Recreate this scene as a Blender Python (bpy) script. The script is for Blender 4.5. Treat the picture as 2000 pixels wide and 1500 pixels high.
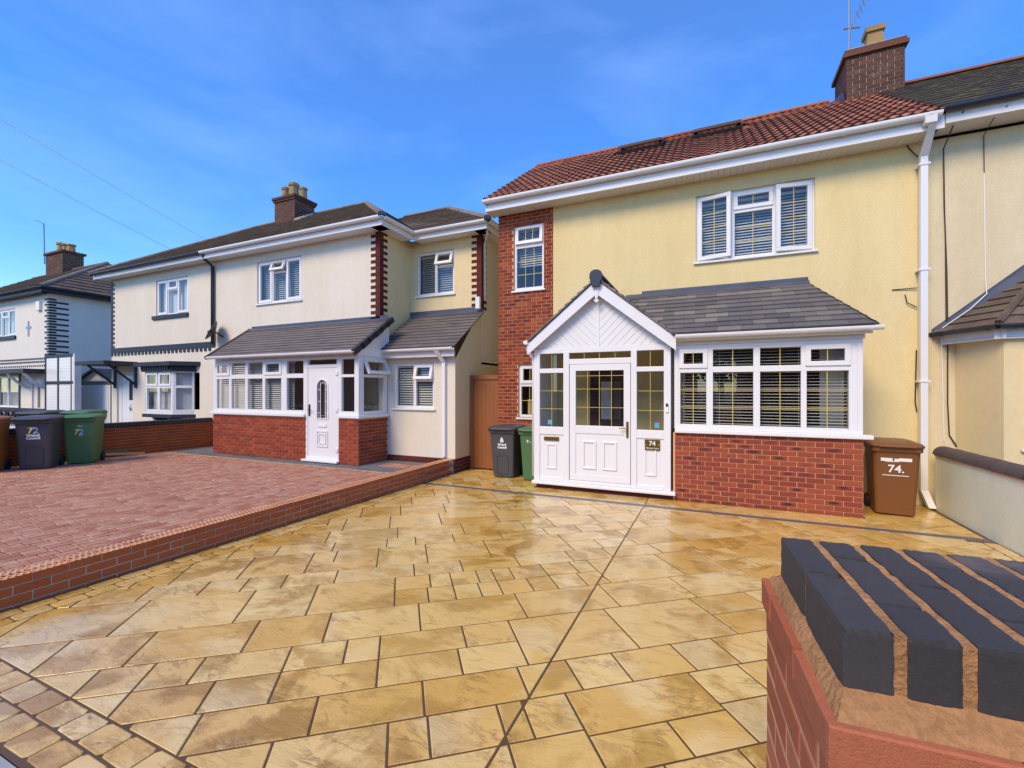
import bpy, bmesh, math, random
from mathutils import Vector, Matrix
random.seed(11)
R = math.radians
scene = bpy.context.scene
for o in list(bpy.data.objects): bpy.data.objects.remove(o)
C = scene.collection
# ---------------- camera
HC = 1.78
cd = bpy.data.cameras.new('camera'); cam = bpy.data.objects.new('camera', cd); C.objects.link(cam)
cam.location = (0, 0, HC); cam.rotation_euler = (R(90), 0, math.atan(387/868))
cd.sensor_width = 36; cd.lens = 868/2000*36; cd.shift_y = 12/2000; cd.clip_start = .05; cd.clip_end = 3000
scene.camera = cam
# ---------------- sky, sun, exposure
SUN_EL, SUN_AZ = 44, 196
world = bpy.data.worlds.new('World'); scene.world = world; world.use_nodes = True
nt = world.node_tree; nt.nodes.clear()
def wn(t, **k):
    n = nt.nodes.new(t)
    for a, b in k.items(): setattr(n, a, b)
    return n
sky = wn('ShaderNodeTexSky', sky_type='NISHITA', sun_disc=False, sun_elevation=R(SUN_EL), sun_rotation=R(SUN_AZ),
         air_density=1.0, dust_density=.1, ozone_density=3.5, altitude=200)
tc = wn('ShaderNodeTexCoord'); mp = wn('ShaderNodeMapping'); mp.inputs['Scale'].default_value = (1.1, 1.1, 3.2)
mp.inputs['Rotation'].default_value = (0.2, 0.1, 0.6)
nz = wn('ShaderNodeTexNoise'); nz.inputs['Scale'].default_value = 2.1; nz.inputs['Detail'].default_value = 7; nz.inputs['Roughness'].default_value = .55; nz.inputs['Distortion'].default_value = .4
rp = wn('ShaderNodeValToRGB'); rp.color_ramp.elements[0].position = .50; rp.color_ramp.elements[1].position = .82; rp.color_ramp.elements[0].color = (.048, .048, .048, 1)
rp.color_ramp.elements[1].color = (.10, .10, .10, 1)
hs = wn('ShaderNodeHueSaturation'); hs.inputs['Hue'].default_value = .512; hs.inputs['Saturation'].default_value = 1.42
cloudmix = wn('ShaderNodeMixRGB'); cloudmix.inputs[2].default_value = (7.6, 9.8, 14.5, 1)
bg = wn('ShaderNodeBackground'); bg.inputs[1].default_value = .15; wo = wn('ShaderNodeOutputWorld')
L = nt.links.new
L(tc.outputs['Generated'], mp.inputs[0]); L(mp.outputs[0], nz.inputs[0]); L(nz.outputs[0], rp.inputs[0])
L(sky.outputs[0], hs.inputs['Color']); L(rp.outputs[0], cloudmix.inputs[0]); L(hs.outputs[0], cloudmix.inputs[1])
L(cloudmix.outputs[0], bg.inputs[0]); L(bg.outputs[0], wo.inputs[0])
sd = bpy.data.lights.new('sun', 'SUN'); sun = bpy.data.objects.new('sun', sd); C.objects.link(sun)
sd.energy = 2.1; sd.angle = R(26); sd.color = (1, .80, .51)
az = R(SUN_AZ); el = R(SUN_EL)
sdir = Vector((math.sin(az)*math.cos(el), math.cos(az)*math.cos(el), math.sin(el)))
sun.rotation_euler = sdir.to_track_quat('Z', 'Y').to_euler(); sun.location = sdir*40
vs = scene.view_settings; vs.view_transform = 'Standard'; vs.look = 'None'; vs.exposure = .86; vs.gamma = 1
scene.render.engine = 'CYCLES'
scene.cycles.max_bounces = 6; scene.cycles.transparent_max_bounces = 12

# ---------------- materials
def lin(r, g, b):
    f = lambda c: ((c/255+.055)/1.055)**2.4 if c > 10 else c/255/12.92
    return (f(r), f(g), f(b), 1)
class N:
    """tiny node-graph helper"""
    def __init__(s, name, rough=.6, metallic=0, spec=.5):
        s.m = bpy.data.materials.new(name); s.m.use_nodes = True; s.t = s.m.node_tree
        s.b = s.t.nodes['Principled BSDF']; s.out = s.t.nodes['Material Output']
        s.b.inputs['Roughness'].default_value = rough; s.b.inputs['Metallic'].default_value = metallic
        s.b.inputs['Specular IOR Level'].default_value = spec
    def n(s, t, **k):
        x = s.t.nodes.new(t)
        for a, b in k.items(): setattr(x, a, b)
        return x
    def l(s, a, b): s.t.links.new(a, b)
    def coord(s, which='Object', scale=(1, 1, 1), rot=(0, 0, 0)):
        t = s.n('ShaderNodeTexCoord'); m = s.n('ShaderNodeMapping'); m.inputs['Scale'].default_value = scale; m.inputs['Rotation'].default_value = rot
        s.l(t.outputs[which], m.inputs[0]); return m.outputs[0]
    def noise(s, vec, scale, detail=4, rough=.55, dist=0):
        x = s.n('ShaderNodeTexNoise'); x.inputs['Scale'].default_value = scale; x.inputs['Detail'].default_value = detail
        x.inputs['Roughness'].default_value = rough; x.inputs['Distortion'].default_value = dist
        if vec: s.l(vec, x.inputs['Vector'])
        return x.outputs['Fac']
    def ramp(s, fac, stops):
        x = s.n('ShaderNodeValToRGB'); e = x.color_ramp.elements
        while len(e) < len(stops): e.new(.5)
        for i, (p, c) in enumerate(stops): e[i].position = p; e[i].color = c if len(c) == 4 else (*c, 1)
        s.l(fac, x.inputs[0]); return x.outputs[0]
    def mix(s, fac, a, b, mode='MIX'):
        x = s.n('ShaderNodeMixRGB', blend_type=mode)
        for i, v in ((0, fac), (1, a), (2, b)):
            if isinstance(v, (int, float)): x.inputs[i].default_value = v
            elif isinstance(v, tuple): x.inputs[i].default_value = v if len(v) == 4 else (*v, 1)
            else: s.l(v, x.inputs[i])
        return x.outputs[0]
    def math(s, op, a, b=0.0):
        x = s.n('ShaderNodeMath', operation=op)
        for i, v in ((0, a), (1, b)):
            if isinstance(v, (int, float)): x.inputs[i].default_value = v
            else: s.l(v, x.inputs[i])
        return x.outputs[0]
    def rnd(s):
        g = s.n('ShaderNodeNewGeometry'); o = s.n('ShaderNodeObjectInfo')
        return s.math('FRACT', s.math('ADD', g.outputs['Random Per Island'], o.outputs['Random']))
    def bump(s, h, strength=.3, dist=.01):
        x = s.n('ShaderNodeBump'); x.inputs['Strength'].default_value = strength; x.inputs['Distance'].default_value = dist
        s.l(h, x.inputs['Height']); s.l(x.outputs[0], s.b.inputs['Normal'])
    def col(s, c):
        if isinstance(c, tuple): s.b.inputs['Base Color'].default_value = c if len(c) == 4 else (*c, 1)
        else: s.l(c, s.b.inputs['Base Color'])
        return s.m
    def rough(s, r): s.l(r, s.b.inputs['Roughness'])

def mat_plain(name, c, rough=.5, metallic=0, var=.06, spec=.5):
    k = N(name, rough, metallic, spec); v = k.coord()
    f = k.noise(v, 3.5, 5); d = tuple(x*(1-var*2.2) for x in c[:3])
    return k.col(k.mix(k.math('MULTIPLY', f, 1.0), d, tuple(min(1, x*(1+var)) for x in c[:3])))
def mat_render(name, c, dirt, grain=260, bump=.35, stain=.35):
    k = N(name, .92, 0, .2); v = k.coord(); v2 = k.coord(scale=(1, 1, .35))
    big = k.ramp(k.noise(v2, 1.3, 6, .62), [(.35, (0, 0, 0)), (.75, (1, 1, 1))])
    fine = k.noise(v, grain, 2, .7)
    base = k.mix(k.math('MULTIPLY', big, stain), c, dirt)
    st_ = k.ramp(k.noise(k.coord(scale=(5, 5, .22)), 1.0, 5, .6), [(.50, (0, 0, 0)), (.72, (1, 1, 1))])
    base = k.mix(k.math('MULTIPLY', st_, stain*.22), base, tuple(x*.88 for x in dirt[:3]))
    base = k.mix(k.math('MULTIPLY', k.ramp(k.noise(v, 9, 6, .7), [(.45, (0, 0, 0)), (.75, (1, 1, 1))]), .35), base, dirt)
    base = k.mix(k.math('MULTIPLY', k.ramp(fine, [(.40, (1, 1, 1)), (.56, (0, 0, 0))]), .22), base, tuple(x*.55 for x in dirt[:3]))
    k.bump(k.math('ADD', fine, k.math('MULTIPLY', k.noise(v, 70, 3), .8)), bump, .006)
    return k.col(base)
def mat_brick(name, cols, smudge=None, mortar_dust=.15, rough=.85, sm_lo=.45, wear=.45, relief=.25):
    k = N(name, rough, 0, .25); r = k.rnd(); v = k.coord()
    st = [(i/(len(cols)-1), c) for i, c in enumerate(cols)]
    base = k.ramp(r, st)
    base = k.mix(k.math('MULTIPLY', k.noise(v, 38, 6, .7), wear), base, tuple(x*.55 for x in cols[0][:3]))
    if smudge:
        uv = k.n('ShaderNodeUVMap').outputs[0]; sp = k.n('ShaderNodeSeparateXYZ'); k.l(uv, sp.inputs[0])
        dx = k.math('ABSOLUTE', k.math('SUBTRACT', sp.outputs[0], .5)); dy = k.math('ABSOLUTE', k.math('SUBTRACT', sp.outputs[1], .5))
        q = k.math('ADD', k.math('POWER', k.math('MULTIPLY', dx, 2.3), 2.0), k.math('POWER', k.math('MULTIPLY', dy, 2.4), 2.0))
        q = k.math('ADD', q, k.math('MULTIPLY', k.math('SUBTRACT', k.noise(v, 26, 3), .5), 1.1))
        m = k.ramp(q, [(.25, (1, 1, 1)), (.95, (0, 0, 0))])
        on = k.ramp(k.math('FRACT', k.math('MULTIPLY', r, 7.31)), [(sm_lo, (0, 0, 0)), (.95, (1, 1, 1))])
        base = k.mix(k.math('MULTIPLY', k.math('MULTIPLY', m, on), .92), base, smudge)
    ef = k.ramp(k.noise(v, 2.2, 6, .65), [(.56, (0, 0, 0)), (.8, (1, 1, 1))])
    base = k.mix(k.math('MULTIPLY', ef, mortar_dust), base, lin(205, 180, 160))
    k.bump(k.math('ADD', k.noise(v, 180, 3, .7), k.math('MULTIPLY', k.noise(v, 45, 5, .7), 1.5 if relief > .3 else 0)), relief, .004)
    return k.col(base)
def mat_tile(name, cols, lichen=None, rough=.8, spec=.3, lich=.35):
    k = N(name, rough, 0, spec); r = k.rnd(); v = k.coord()
    base = k.ramp(r, [(i/(len(cols)-1), c) for i, c in enumerate(cols)])
    base = k.mix(k.math('MULTIPLY', k.noise(v, 9, 6, .65), .5), base, tuple(x*.5 for x in cols[0][:3]))
    if lichen:
        m = k.ramp(k.noise(v, 5.5, 7, .7), [(.52, (0, 0, 0)), (.68, (1, 1, 1))])
        base = k.mix(k.math('MULTIPLY', m, lich), base, lichen)
    k.bump(k.noise(v, 120, 3, .7), .25, .004)
    return k.col(base)

M = {}
M['yellow'] = mat_render('yellow_render', lin(232, 212, 158), lin(214, 190, 132), 110, .5, .6)
M['cream'] = mat_render('cream_render', lin(228, 219, 202), lin(212, 200, 174), 110, .4, .5)
M['cream76'] = mat_render('pale_cream_render', lin(224, 209, 174), lin(200, 182, 140), 110, .4, .6)
M['butter'] = mat_render('butter_render', lin(230, 210, 164), lin(208, 186, 134), 240, .25)
M['white_render'] = mat_render('white_render', lin(232, 226, 212), lin(210, 204, 190), 200, .2)
M['palewall'] = mat_render('pale_green_render', lin(238, 238, 208), lin(212, 212, 174), 110, .3, .5)
M['upvc'] = mat_plain('white_upvc', (.76, .755, .745), .32, 0, .02)
M['upvc_old'] = mat_plain('weathered_white_upvc', (.72, .69, .66), .4, 0, .07)
M['black'] = mat_plain('black_paint', lin(38, 40, 50), .55)
M['blackgutter'] = mat_plain('black_plastic', lin(44, 48, 60), .35)
M['gold'] = mat_plain('gold_glazing_bar', lin(214, 192, 92), .4, .1)
M['brass'] = mat_plain('aged_brass', lin(120, 98, 40), .35, .7)
M['lead'] = mat_plain('lead_flashing', lin(82, 88, 104), .5, .2, .2)
M['wood'] = mat_plain('pale_timber', lin(196, 164, 112), .7, 0, .15)
M['oldwood'] = mat_plain('grey_timber', lin(120, 100, 78), .85, 0, .2)
M['blind'] = mat_plain('cream_blind_slats', (.60, .60, .56), .5, 0, .03)
M['curtain'] = mat_plain('grey_net_curtain', lin(206, 208, 206), .9, 0, .1)
M['dark_in'] = mat_plain('dark_interior', lin(120, 108, 94), .9)
M['floor_in'] = mat_plain('interior_floor', lin(150, 132, 108), .8)
M['innerdoor'] = mat_plain('dark_red_door', lin(78, 42, 36), .45)
M['cable'] = mat_plain('dark_cable', lin(60, 52, 48), .6)
M['cable_w'] = mat_plain('pale_cable', lin(240, 240, 238), .6)
M['steel'] = mat_plain('galvanised_steel', lin(150, 152, 158), .4, .7)
M['dark'] = mat_plain('near_black', lin(28, 28, 30), .7)
M['sticker'] = mat_plain('blue_sticker', lin(90, 160, 200), .5)
M['paint_w'] = mat_plain('white_lettering', lin(232, 232, 226), .6, 0, .03)
M['brick_bay'] = mat_brick('red_brick_dark_centred', [lin(142, 66, 46), lin(156, 80, 56), lin(168, 86, 56), lin(150, 72, 56), lin(132, 64, 52)], lin(58, 40, 44), .10)
M['brick_strip'] = mat_brick('multi_red_brick', [lin(128, 56, 38), lin(158, 78, 46), lin(140, 62, 42), lin(172, 92, 54), lin(122, 54, 42)], lin(62, 44, 46), .05, sm_lo=.5)
M['brick_orange'] = mat_brick('orange_brick', [lin(176, 92, 48), lin(192, 106, 56), lin(182, 96, 50), lin(198, 112, 62)], None, .10)
M['brick_72'] = mat_brick('red_rustic_brick', [lin(146, 68, 48), lin(164, 78, 50), lin(150, 66, 44), lin(128, 60, 48), lin(170, 88, 56)], None, .12)
M['brick_quoin'] = mat_brick('dark_red_quoin_brick', [lin(92, 42, 36), lin(104, 48, 40), lin(84, 40, 38)], None, .03)
M['brick_pier'] = mat_brick('salmon_red_brick', [lin(192, 112, 76), lin(176, 94, 62), lin(198, 122, 86)], None, .6, wear=.8, relief=.45)
M['brick_chim'] = mat_brick('sooty_brick', [lin(96, 64, 52), lin(80, 56, 47), lin(110, 74, 58)], None, .25)
M['brick_70'] = mat_brick('garden_wall_brick', [lin(150, 74, 38), lin(164, 84, 42), lin(142, 66, 40), lin(156, 84, 50)], None, .08)
M['bluebrick'] = mat_brick('blue_engineering_brick', [lin(64, 62, 62), lin(74, 72, 71), lin(68, 65, 65)], None, .28, .62, wear=.5, relief=.3)
M['holebrick'] = mat_brick('pale_top_of_brick', [lin(224, 172, 130), lin(214, 160, 118), lin(230, 182, 142)], None, .2)
M['mortar_o'] = mat_render('sandy_mortar', lin(226, 178, 138), lin(196, 146, 104), 300, .4, .6)
M['mortar_g'] = mat_render('grey_mortar', lin(190, 176, 164), lin(150, 138, 128), 300, .4, .5)
M['mortar_p'] = mat_render('mossy_orange_mortar', lin(212, 156, 106), lin(112, 84, 50), 70, .7, .7)
M['pantile'] = mat_tile('red_pantile', [lin(158, 96, 74), lin(176, 110, 84), lin(134, 80, 62), lin(190, 124, 94), lin(148, 90, 70)], None, .8, .2)
M['tile_edge'] = mat_plain('dark_tile_edge', lin(58, 40, 36), .9)  # dark brown for the lower lip faces of the pantiles
M['brown_tile'] = mat_tile('brown_concrete_tile', [lin(106, 90, 78), lin(92, 80, 70), lin(116, 100, 84)], lin(150, 130, 96), .85)
M['slate_tile'] = mat_tile('grey_concrete_tile', [lin(96, 92, 92), lin(110, 105, 103), lin(86, 83, 85), lin(140, 132, 122), lin(100, 95, 95)], None, .6, .5)
M['porch_tile72'] = mat_tile('wet_brown_tile', [lin(108, 100, 97), lin(120, 110, 105), lin(98, 91, 90)], None, .45, .5)
M['moss_tile'] = mat_tile('mossy_dark_tile', [lin(80, 72, 66), lin(70, 66, 60), lin(92, 82, 70)], lin(146, 136, 66), .9, .2, .6)
M['ridge'] = mat_tile('grey_ridge_tile', [lin(136, 122, 110), lin(112, 100, 92)], lin(160, 150, 120), .9)
M['chimpot'] = mat_tile('buff_chimney_pot', [lin(176, 148, 100), lin(150, 122, 84)], None, .9)
M['coping'] = mat_tile('dark_clay_coping', [lin(78, 68, 70), lin(96, 82, 78), lin(70, 62, 66)], lin(128, 112, 84), .75, .3, .4)
M['paver'] = mat_tile('red_block_paver', [lin(184, 128, 104), lin(196, 144, 118), lin(166, 110, 90), lin(202, 158, 130), lin(174, 120, 98)], lin(206, 182, 156), .95, .08, .4)
M['paver_g'] = mat_tile('charcoal_block_paver', [lin(112, 112, 116), lin(128, 126, 126), lin(98, 100, 106)], lin(150, 146, 120), .7)
M['paver_y'] = mat_tile('buff_block_paver', [lin(192, 166, 110), lin(180, 152, 98)], None, .7)
M['joint'] = mat_plain('dark_joint_sand', lin(84, 62, 52), .9, 0, .2)
M['joint_slab'] = mat_plain('dark_imprint_joint', lin(100, 74, 38), .5, 0, .25)
M['kerb'] = mat_plain('grey_kerb_stone', lin(158, 160, 156), .8, 0, .12)
M['asphalt'] = mat_plain('asphalt', (.055, .055, .058), .9, 0, .15)
M['ground'] = mat_plain('bare_ground', lin(112, 104, 88), .95, 0, .2)
M['gate'] = mat_plain('brown_gate_boards', lin(146, 88, 44), .55, 0, .12)
M['bin_grey'] = mat_plain('grey_bin_plastic', lin(70, 70, 73), .45, 0, .04)
M['bin_green'] = mat_plain('green_bin_plastic', lin(72, 112, 70), .45, 0, .04)
M['bin_brown'] = mat_plain('brown_bin_plastic', lin(118, 74, 36), .45, 0, .04)
M['bin_tan'] = mat_plain('orange_brown_bin_plastic', lin(158, 100, 44), .45, 0, .04)
M['rubber'] = mat_plain('black_rubber', lin(30, 30, 32), .7)
M['leaf'] = mat_tile('hedge_leaf', [(.035, .06, .018), (.06, .09, .03), (.03, .05, .02)], None, .7)
M['bark'] = mat_plain('bark', lin(84, 70, 56), .9)
def mat_imprint():
    k = N('wet_imprinted_concrete', .3, 0, .5); r = k.rnd(); k.b.inputs['Coat Weight'].default_value = .55; k.b.inputs['Coat Roughness'].default_value = .14; v0 = k.coord()
    off = k.n('ShaderNodeVectorMath', operation='ADD'); cmb = k.n('ShaderNodeCombineXYZ')
    k.l(k.math('MULTIPLY', r, 37.0), cmb.inputs[0]); k.l(k.math('MULTIPLY', r, 91.0), cmb.inputs[1]); k.l(v0, off.inputs[0]); k.l(cmb.outputs[0], off.inputs[1]); v = off.outputs[0]
    mp_ = k.n('ShaderNodeMapping'); mp_.inputs['Rotation'].default_value = (0, 0, R(-20)); mp_.inputs['Scale'].default_value = (1, 2.4, 1); k.l(v, mp_.inputs[0]); vr = mp_.outputs[0]
    base = k.ramp(k.math('FRACT', k.math('MULTIPLY', r, 5.7)), [(0, lin(226, 180, 92)), (.35, lin(234, 200, 122)), (.65, lin(214, 166, 70)), (1, lin(230, 190, 106))])
    base = k.mix(k.math('MULTIPLY', k.noise(vr, 14, 6, .7), .2), base, lin(196, 158, 98))
    och = k.ramp(k.noise(v, 1.5, 9, .62, .6), [(.50, (0, 0, 0)), (.57, (1, 1, 1))])
    och2 = k.ramp(k.noise(v0, .55, 5, .6, .3), [(.44, (0, 0, 0)), (.62, (1, 1, 1))])
    base = k.mix(k.math('MULTIPLY', k.math('MULTIPLY', och, k.math('ADD', k.math('MULTIPLY', och2, .55), .45)), .95), base, lin(172, 126, 32))
    vein = k.math('ABSOLUTE', k.math('SUBTRACT', k.noise(vr, 2.6, 8, .68, .7), .5))
    dk = k.math('MULTIPLY', k.ramp(vein, [(0, (1, 1, 1)), (.035, (0, 0, 0))]), k.ramp(k.noise(v, 2.8, 4), [(.48, (0, 0, 0)), (.66, (1, 1, 1))]))
    dk = k.math('MAXIMUM', dk, k.ramp(k.noise(vr, 6, 8, .75, .5), [(.61, (0, 0, 0)), (.68, (1, 1, 1))]))
    pale = k.ramp(k.noise(v, 1.1, 6, .6, .4), [(.52, (0, 0, 0)), (.62, (1, 1, 1))])
    base = k.mix(k.math('MULTIPLY', pale, .5), base, lin(234, 210, 150))
    base = k.mix(k.math('MULTIPLY', dk, .6), base, lin(104, 72, 30))
    h = k.math('ADD', k.math('MULTIPLY', k.noise(vr, 4.2, 9, .66, .6), 1.0), k.math('MULTIPLY', k.ramp(vein, [(0, (0, 0, 0)), (.05, (1, 1, 1))]), .25))
    k.bump(h, .42, .014)
    k.rough(k.ramp(k.noise(v0, 1.7, 5), [(.38, (.07, .07, .07)), (.62, (.30, .30, .30))]))
    return k.col(base)
M['imprint'] = mat_imprint()
def mat_glass():
    k = N('window_glass'); t = k.t; g = k.n('ShaderNodeBsdfGlossy'); g.inputs['Roughness'].default_value = .015
    tr = k.n('ShaderNodeBsdfTransparent'); tr.inputs[0].default_value = (.97, .98, .975, 1)
    ge = k.n('ShaderNodeNewGeometry'); dt = k.n('ShaderNodeVectorMath', operation='DOT_PRODUCT'); k.l(ge.outputs['Normal'], dt.inputs[0]); k.l(ge.outputs['Incoming'], dt.inputs[1]); mx = k.n('ShaderNodeMixShader')
    sch = k.math('ADD', k.math('MULTIPLY', k.math('POWER', k.math('SUBTRACT', 1.0, k.math('ABSOLUTE', dt.outputs['Value'])), 5.0), .95), .045)
    k.l(sch, mx.inputs[0]); k.l(tr.outputs[0], mx.inputs[1]); k.l(g.outputs[0], mx.inputs[2]); k.l(mx.outputs[0], k.out.inputs[0])
    return k.m
M['glass'] = mat_glass()
def mat_72():
    k = N('beach_picture_sticker', .5); t = k.n('ShaderNodeTexCoord'); s = k.n('ShaderNodeSeparateXYZ'); k.l(t.outputs['Generated'], s.inputs[0])
    return k.col(k.ramp(s.outputs[1], [(.0, lin(60, 110, 60)), (.2, lin(235, 215, 70)), (.38, lin(240, 235, 215)), (.55, lin(230, 240, 245)), (.75, lin(110, 180, 225))]))
M['pic72'] = mat_72()

# ---------------- geometry helpers
class MB:
    def __init__(s, T=None): s.v = []; s.f = []; s.uv = []; s.T = T
    def add(s, vs, fs, uvs=None):
        o = len(s.v)
        s.v += [tuple(s.T @ Vector(p)) if s.T else tuple(p) for p in vs]
        for i, f in enumerate(fs):
            s.f.append([j+o for j in f]); s.uv.append(uvs[i] if uvs else None)
        return s
    def box(s, x0, x1, y0, y1, z0, z1):
        q = [(0, 0), (1, 0), (1, 1), (0, 1)]
        return s.add([(x0, y0, z0), (x1, y0, z0), (x1, y1, z0), (x0, y1, z0), (x0, y0, z1), (x1, y0, z1), (x1, y1, z1), (x0, y1, z1)],
                     [(3, 2, 1, 0), (4, 5, 6, 7), (0, 1, 5, 4), (1, 2, 6, 5), (2, 3, 7, 6), (3, 0, 4, 7)], [q]*6)
    def quad(s, a, b, c, d): return s.add([a, b, c, d], [(0, 1, 2, 3)], [[(0, 0), (1, 0), (1, 1), (0, 1)]])
    def prism(s, poly, fn, d0, d1):
        """poly: 2D points; fn(p, d) -> 3D; extruded from d0 to d1"""
        n = len(poly)
        return s.add([fn(p, d0) for p in poly]+[fn(p, d1) for p in poly],
                     [list(range(n))[::-1], list(range(n, 2*n))]+[(i, (i+1) % n, n+(i+1) % n, n+i) for i in range(n)])
    def tube(s, pts, r, k=8, r2=None):
        pts = [Vector(p) for p in pts]; vs = []; fs = []; n = len(pts)
        for i, p in enumerate(pts):
            d = (pts[min(i+1, n-1)]-pts[max(i-1, 0)]).normalized()
            u = d.cross(Vector((0, 0, 1)) if abs(d.z) < .9 else Vector((1, 0, 0))).normalized(); w = d.cross(u)
            rr = r if r2 is None else r+(r2-r)*i/(n-1)
            vs += [p+(u*math.cos(2*math.pi*j/k)+w*math.sin(2*math.pi*j/k))*rr for j in range(k)]
        for i in range(n-1):
            for j in range(k): fs.append((i*k+j, i*k+(j+1) % k, (i+1)*k+(j+1) % k, (i+1)*k+j))
        fs += [list(range(k))[::-1], [(n-1)*k+j for j in range(k)]]
        return s.add(vs, fs)
    def lathe(s, prof, cx, cy, k=16):
        vs = []; n = len(prof); fs = []
        for r, z in prof: vs += [(cx+r*math.cos(2*math.pi*j/k), cy+r*math.sin(2*math.pi*j/k), z) for j in range(k)]
        for i in range(n-1):
            for j in range(k): fs.append((i*k+j, i*k+(j+1) % k, (i+1)*k+(j+1) % k, (i+1)*k+j))
        fs += [list(range(k))[::-1], [(n-1)*k+j for j in range(k)]]
        return s.add(vs, fs)
    def mesh(s, name, mat, smooth=False):
        me = bpy.data.meshes.new(name); me.from_pydata(s.v, [], s.f); me.materials.append(mat)
        if any(u for u in s.uv):
            ul = me.uv_layers.new(name='UVMap'); i = 0
            for f, u in zip(s.f, s.uv):
                for j in range(len(f)):
                    if u: ul.data[i].uv = u[j % len(u)]
                    i += 1
        if smooth: me.polygons.foreach_set('use_smooth', [True]*len(me.polygons))
        me.update(); return me
def link(name, me, parent=None, M4=None, bevel=0):
    o = bpy.data.objects.new(name, me); C.objects.link(o)
    if M4 is not None: o.matrix_basis = M4
    if parent is not None:
        o.parent = parent; o.matrix_parent_inverse = PW.get(parent.name, Matrix()).inverted()
    PW[o.name] = (M4 if M4 is not None else Matrix())
    if bevel:
        b = o.modifiers.new('bevel', 'BEVEL'); b.width = bevel; b.segments = 2; b.limit_method = 'ANGLE'; b.harden_normals = False
    return o
PW = {}
def part(name, mb, mat, parent=None, bevel=0, smooth=False, kind=None):
    o = link(name, mb.mesh(name, M[mat] if isinstance(mat, str) else mat, smooth), parent, None, bevel)
    if kind: o['kind'] = kind
    return o
def thing(name, label, cat, loc=(0, 0, 0), rz=0, group=None):
    o = bpy.data.objects.new(name, None); C.objects.link(o); o.empty_display_size = .2
    m = Matrix.Translation(loc) @ Matrix.Rotation(rz, 4, 'Z'); o.matrix_basis = m; PW[o.name] = m
    return tag(o, label, cat, group)
def tag(o, label, cat, group=None):
    o['label'] = label; o['category'] = cat
    if group: o['group'] = group
    return o
def struct(name, mb, mat): o = part(name, mb, mat); o['kind'] = 'structure'; return o
def text_mb(body, size, T, ext=.001, align='CENTER', bold=0):
    cu = bpy.data.curves.new('txt', 'FONT'); cu.body = body; cu.size = size; cu.extrude = ext; cu.align_x = align; cu.offset = bold
    o = bpy.data.objects.new('txt', cu); C.objects.link(o); dg = bpy.context.evaluated_depsgraph_get()
    me = bpy.data.meshes.new_from_object(o.evaluated_get(dg)); mb = MB(T)
    mb.add([tuple(v.co) for v in me.vertices], [tuple(p.vertices) for p in me.polygons])
    bpy.data.objects.remove(o); bpy.data.curves.remove(cu); bpy.data.meshes.remove(me); return mb
def clip(poly, cl):
    """Sutherland-Hodgman, cl convex CCW"""
    out = list(poly)
    for i in range(len(cl)):
        a = cl[i]; b = cl[(i+1) % len(cl)]; inp = out; out = []
        ins = lambda p: (b[0]-a[0])*(p[1]-a[1])-(b[1]-a[1])*(p[0]-a[0]) >= -1e-9
        for j in range(len(inp)):
            p = inp[j-1]; q = inp[j]
            if ins(p) != ins(q):
                d1 = (b[0]-a[0])*(p[1]-a[1])-(b[1]-a[1])*(p[0]-a[0]); d2 = (b[0]-a[0])*(q[1]-a[1])-(b[1]-a[1])*(q[0]-a[0]); t = d1/(d1-d2)
                out.append((p[0]+(q[0]-p[0])*t, p[1]+(q[1]-p[1])*t))
            if ins(q): out.append(q)
        if not out: return []
    return out
def area(p): return abs(sum(p[i-1][0]*p[i][1]-p[i][0]*p[i-1][1] for i in range(len(p))))/2
def cells(a0, a1, z0, z1, ops):
    """rectangles covering [a0,a1]x[z0,z1] minus openings (a0,a1,z0,z1)"""
    xs = sorted({a0, a1, *[min(max(o[i], a0), a1) for o in ops for i in (0, 1)]}); zs = sorted({z0, z1, *[min(max(o[i], z0), z1) for o in ops for i in (2, 3)]})
    for i in range(len(xs)-1):
        for j in range(len(zs)-1):
            cx = (xs[i]+xs[i+1])/2; cz = (zs[j]+zs[j+1])/2
            if not any(o[0] < cx < o[1] and o[2] < cz < o[3] for o in ops): yield xs[i], xs[i+1], zs[j], zs[j+1]
FRONT = lambda Y: Matrix.Translation((0, Y, 0))                                   # local (a, d, z): a = world X
RIGHT = lambda X: Matrix.Translation((X, 0, 0)) @ Matrix.Rotation(R(90), 4, 'Z')    # faces +X: a = world Y, d into wall = -X
def wall(name, T, a0, a1, z0, z1, ops, mat, parent, reveal=.1, kind=None):
    mb = MB(T)
    for x0, x1, q0, q1 in cells(a0, a1, z0, z1, ops): mb.quad((x0, 0, q0), (x1, 0, q0), (x1, 0, q1), (x0, 0, q1))
    for o in ops:
        x0, x1, q0, q1 = o
        mb.quad((x0, 0, q0), (x0, 0, q1), (x0, reveal, q1), (x0, reveal, q0)); mb.quad((x1, 0, q1), (x1, 0, q0), (x1, reveal, q0), (x1, reveal, q1))
        mb.quad((x0, 0, q1), (x1, 0, q1), (x1, reveal, q1), (x0, reveal, q1)); mb.quad((x1, 0, q0), (x0, 0, q0), (x0, reveal, q0), (x1, reveal, q0))
    return part(name, mb, mat, parent)
BL, BH, BJ = .215, .065, .010
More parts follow.
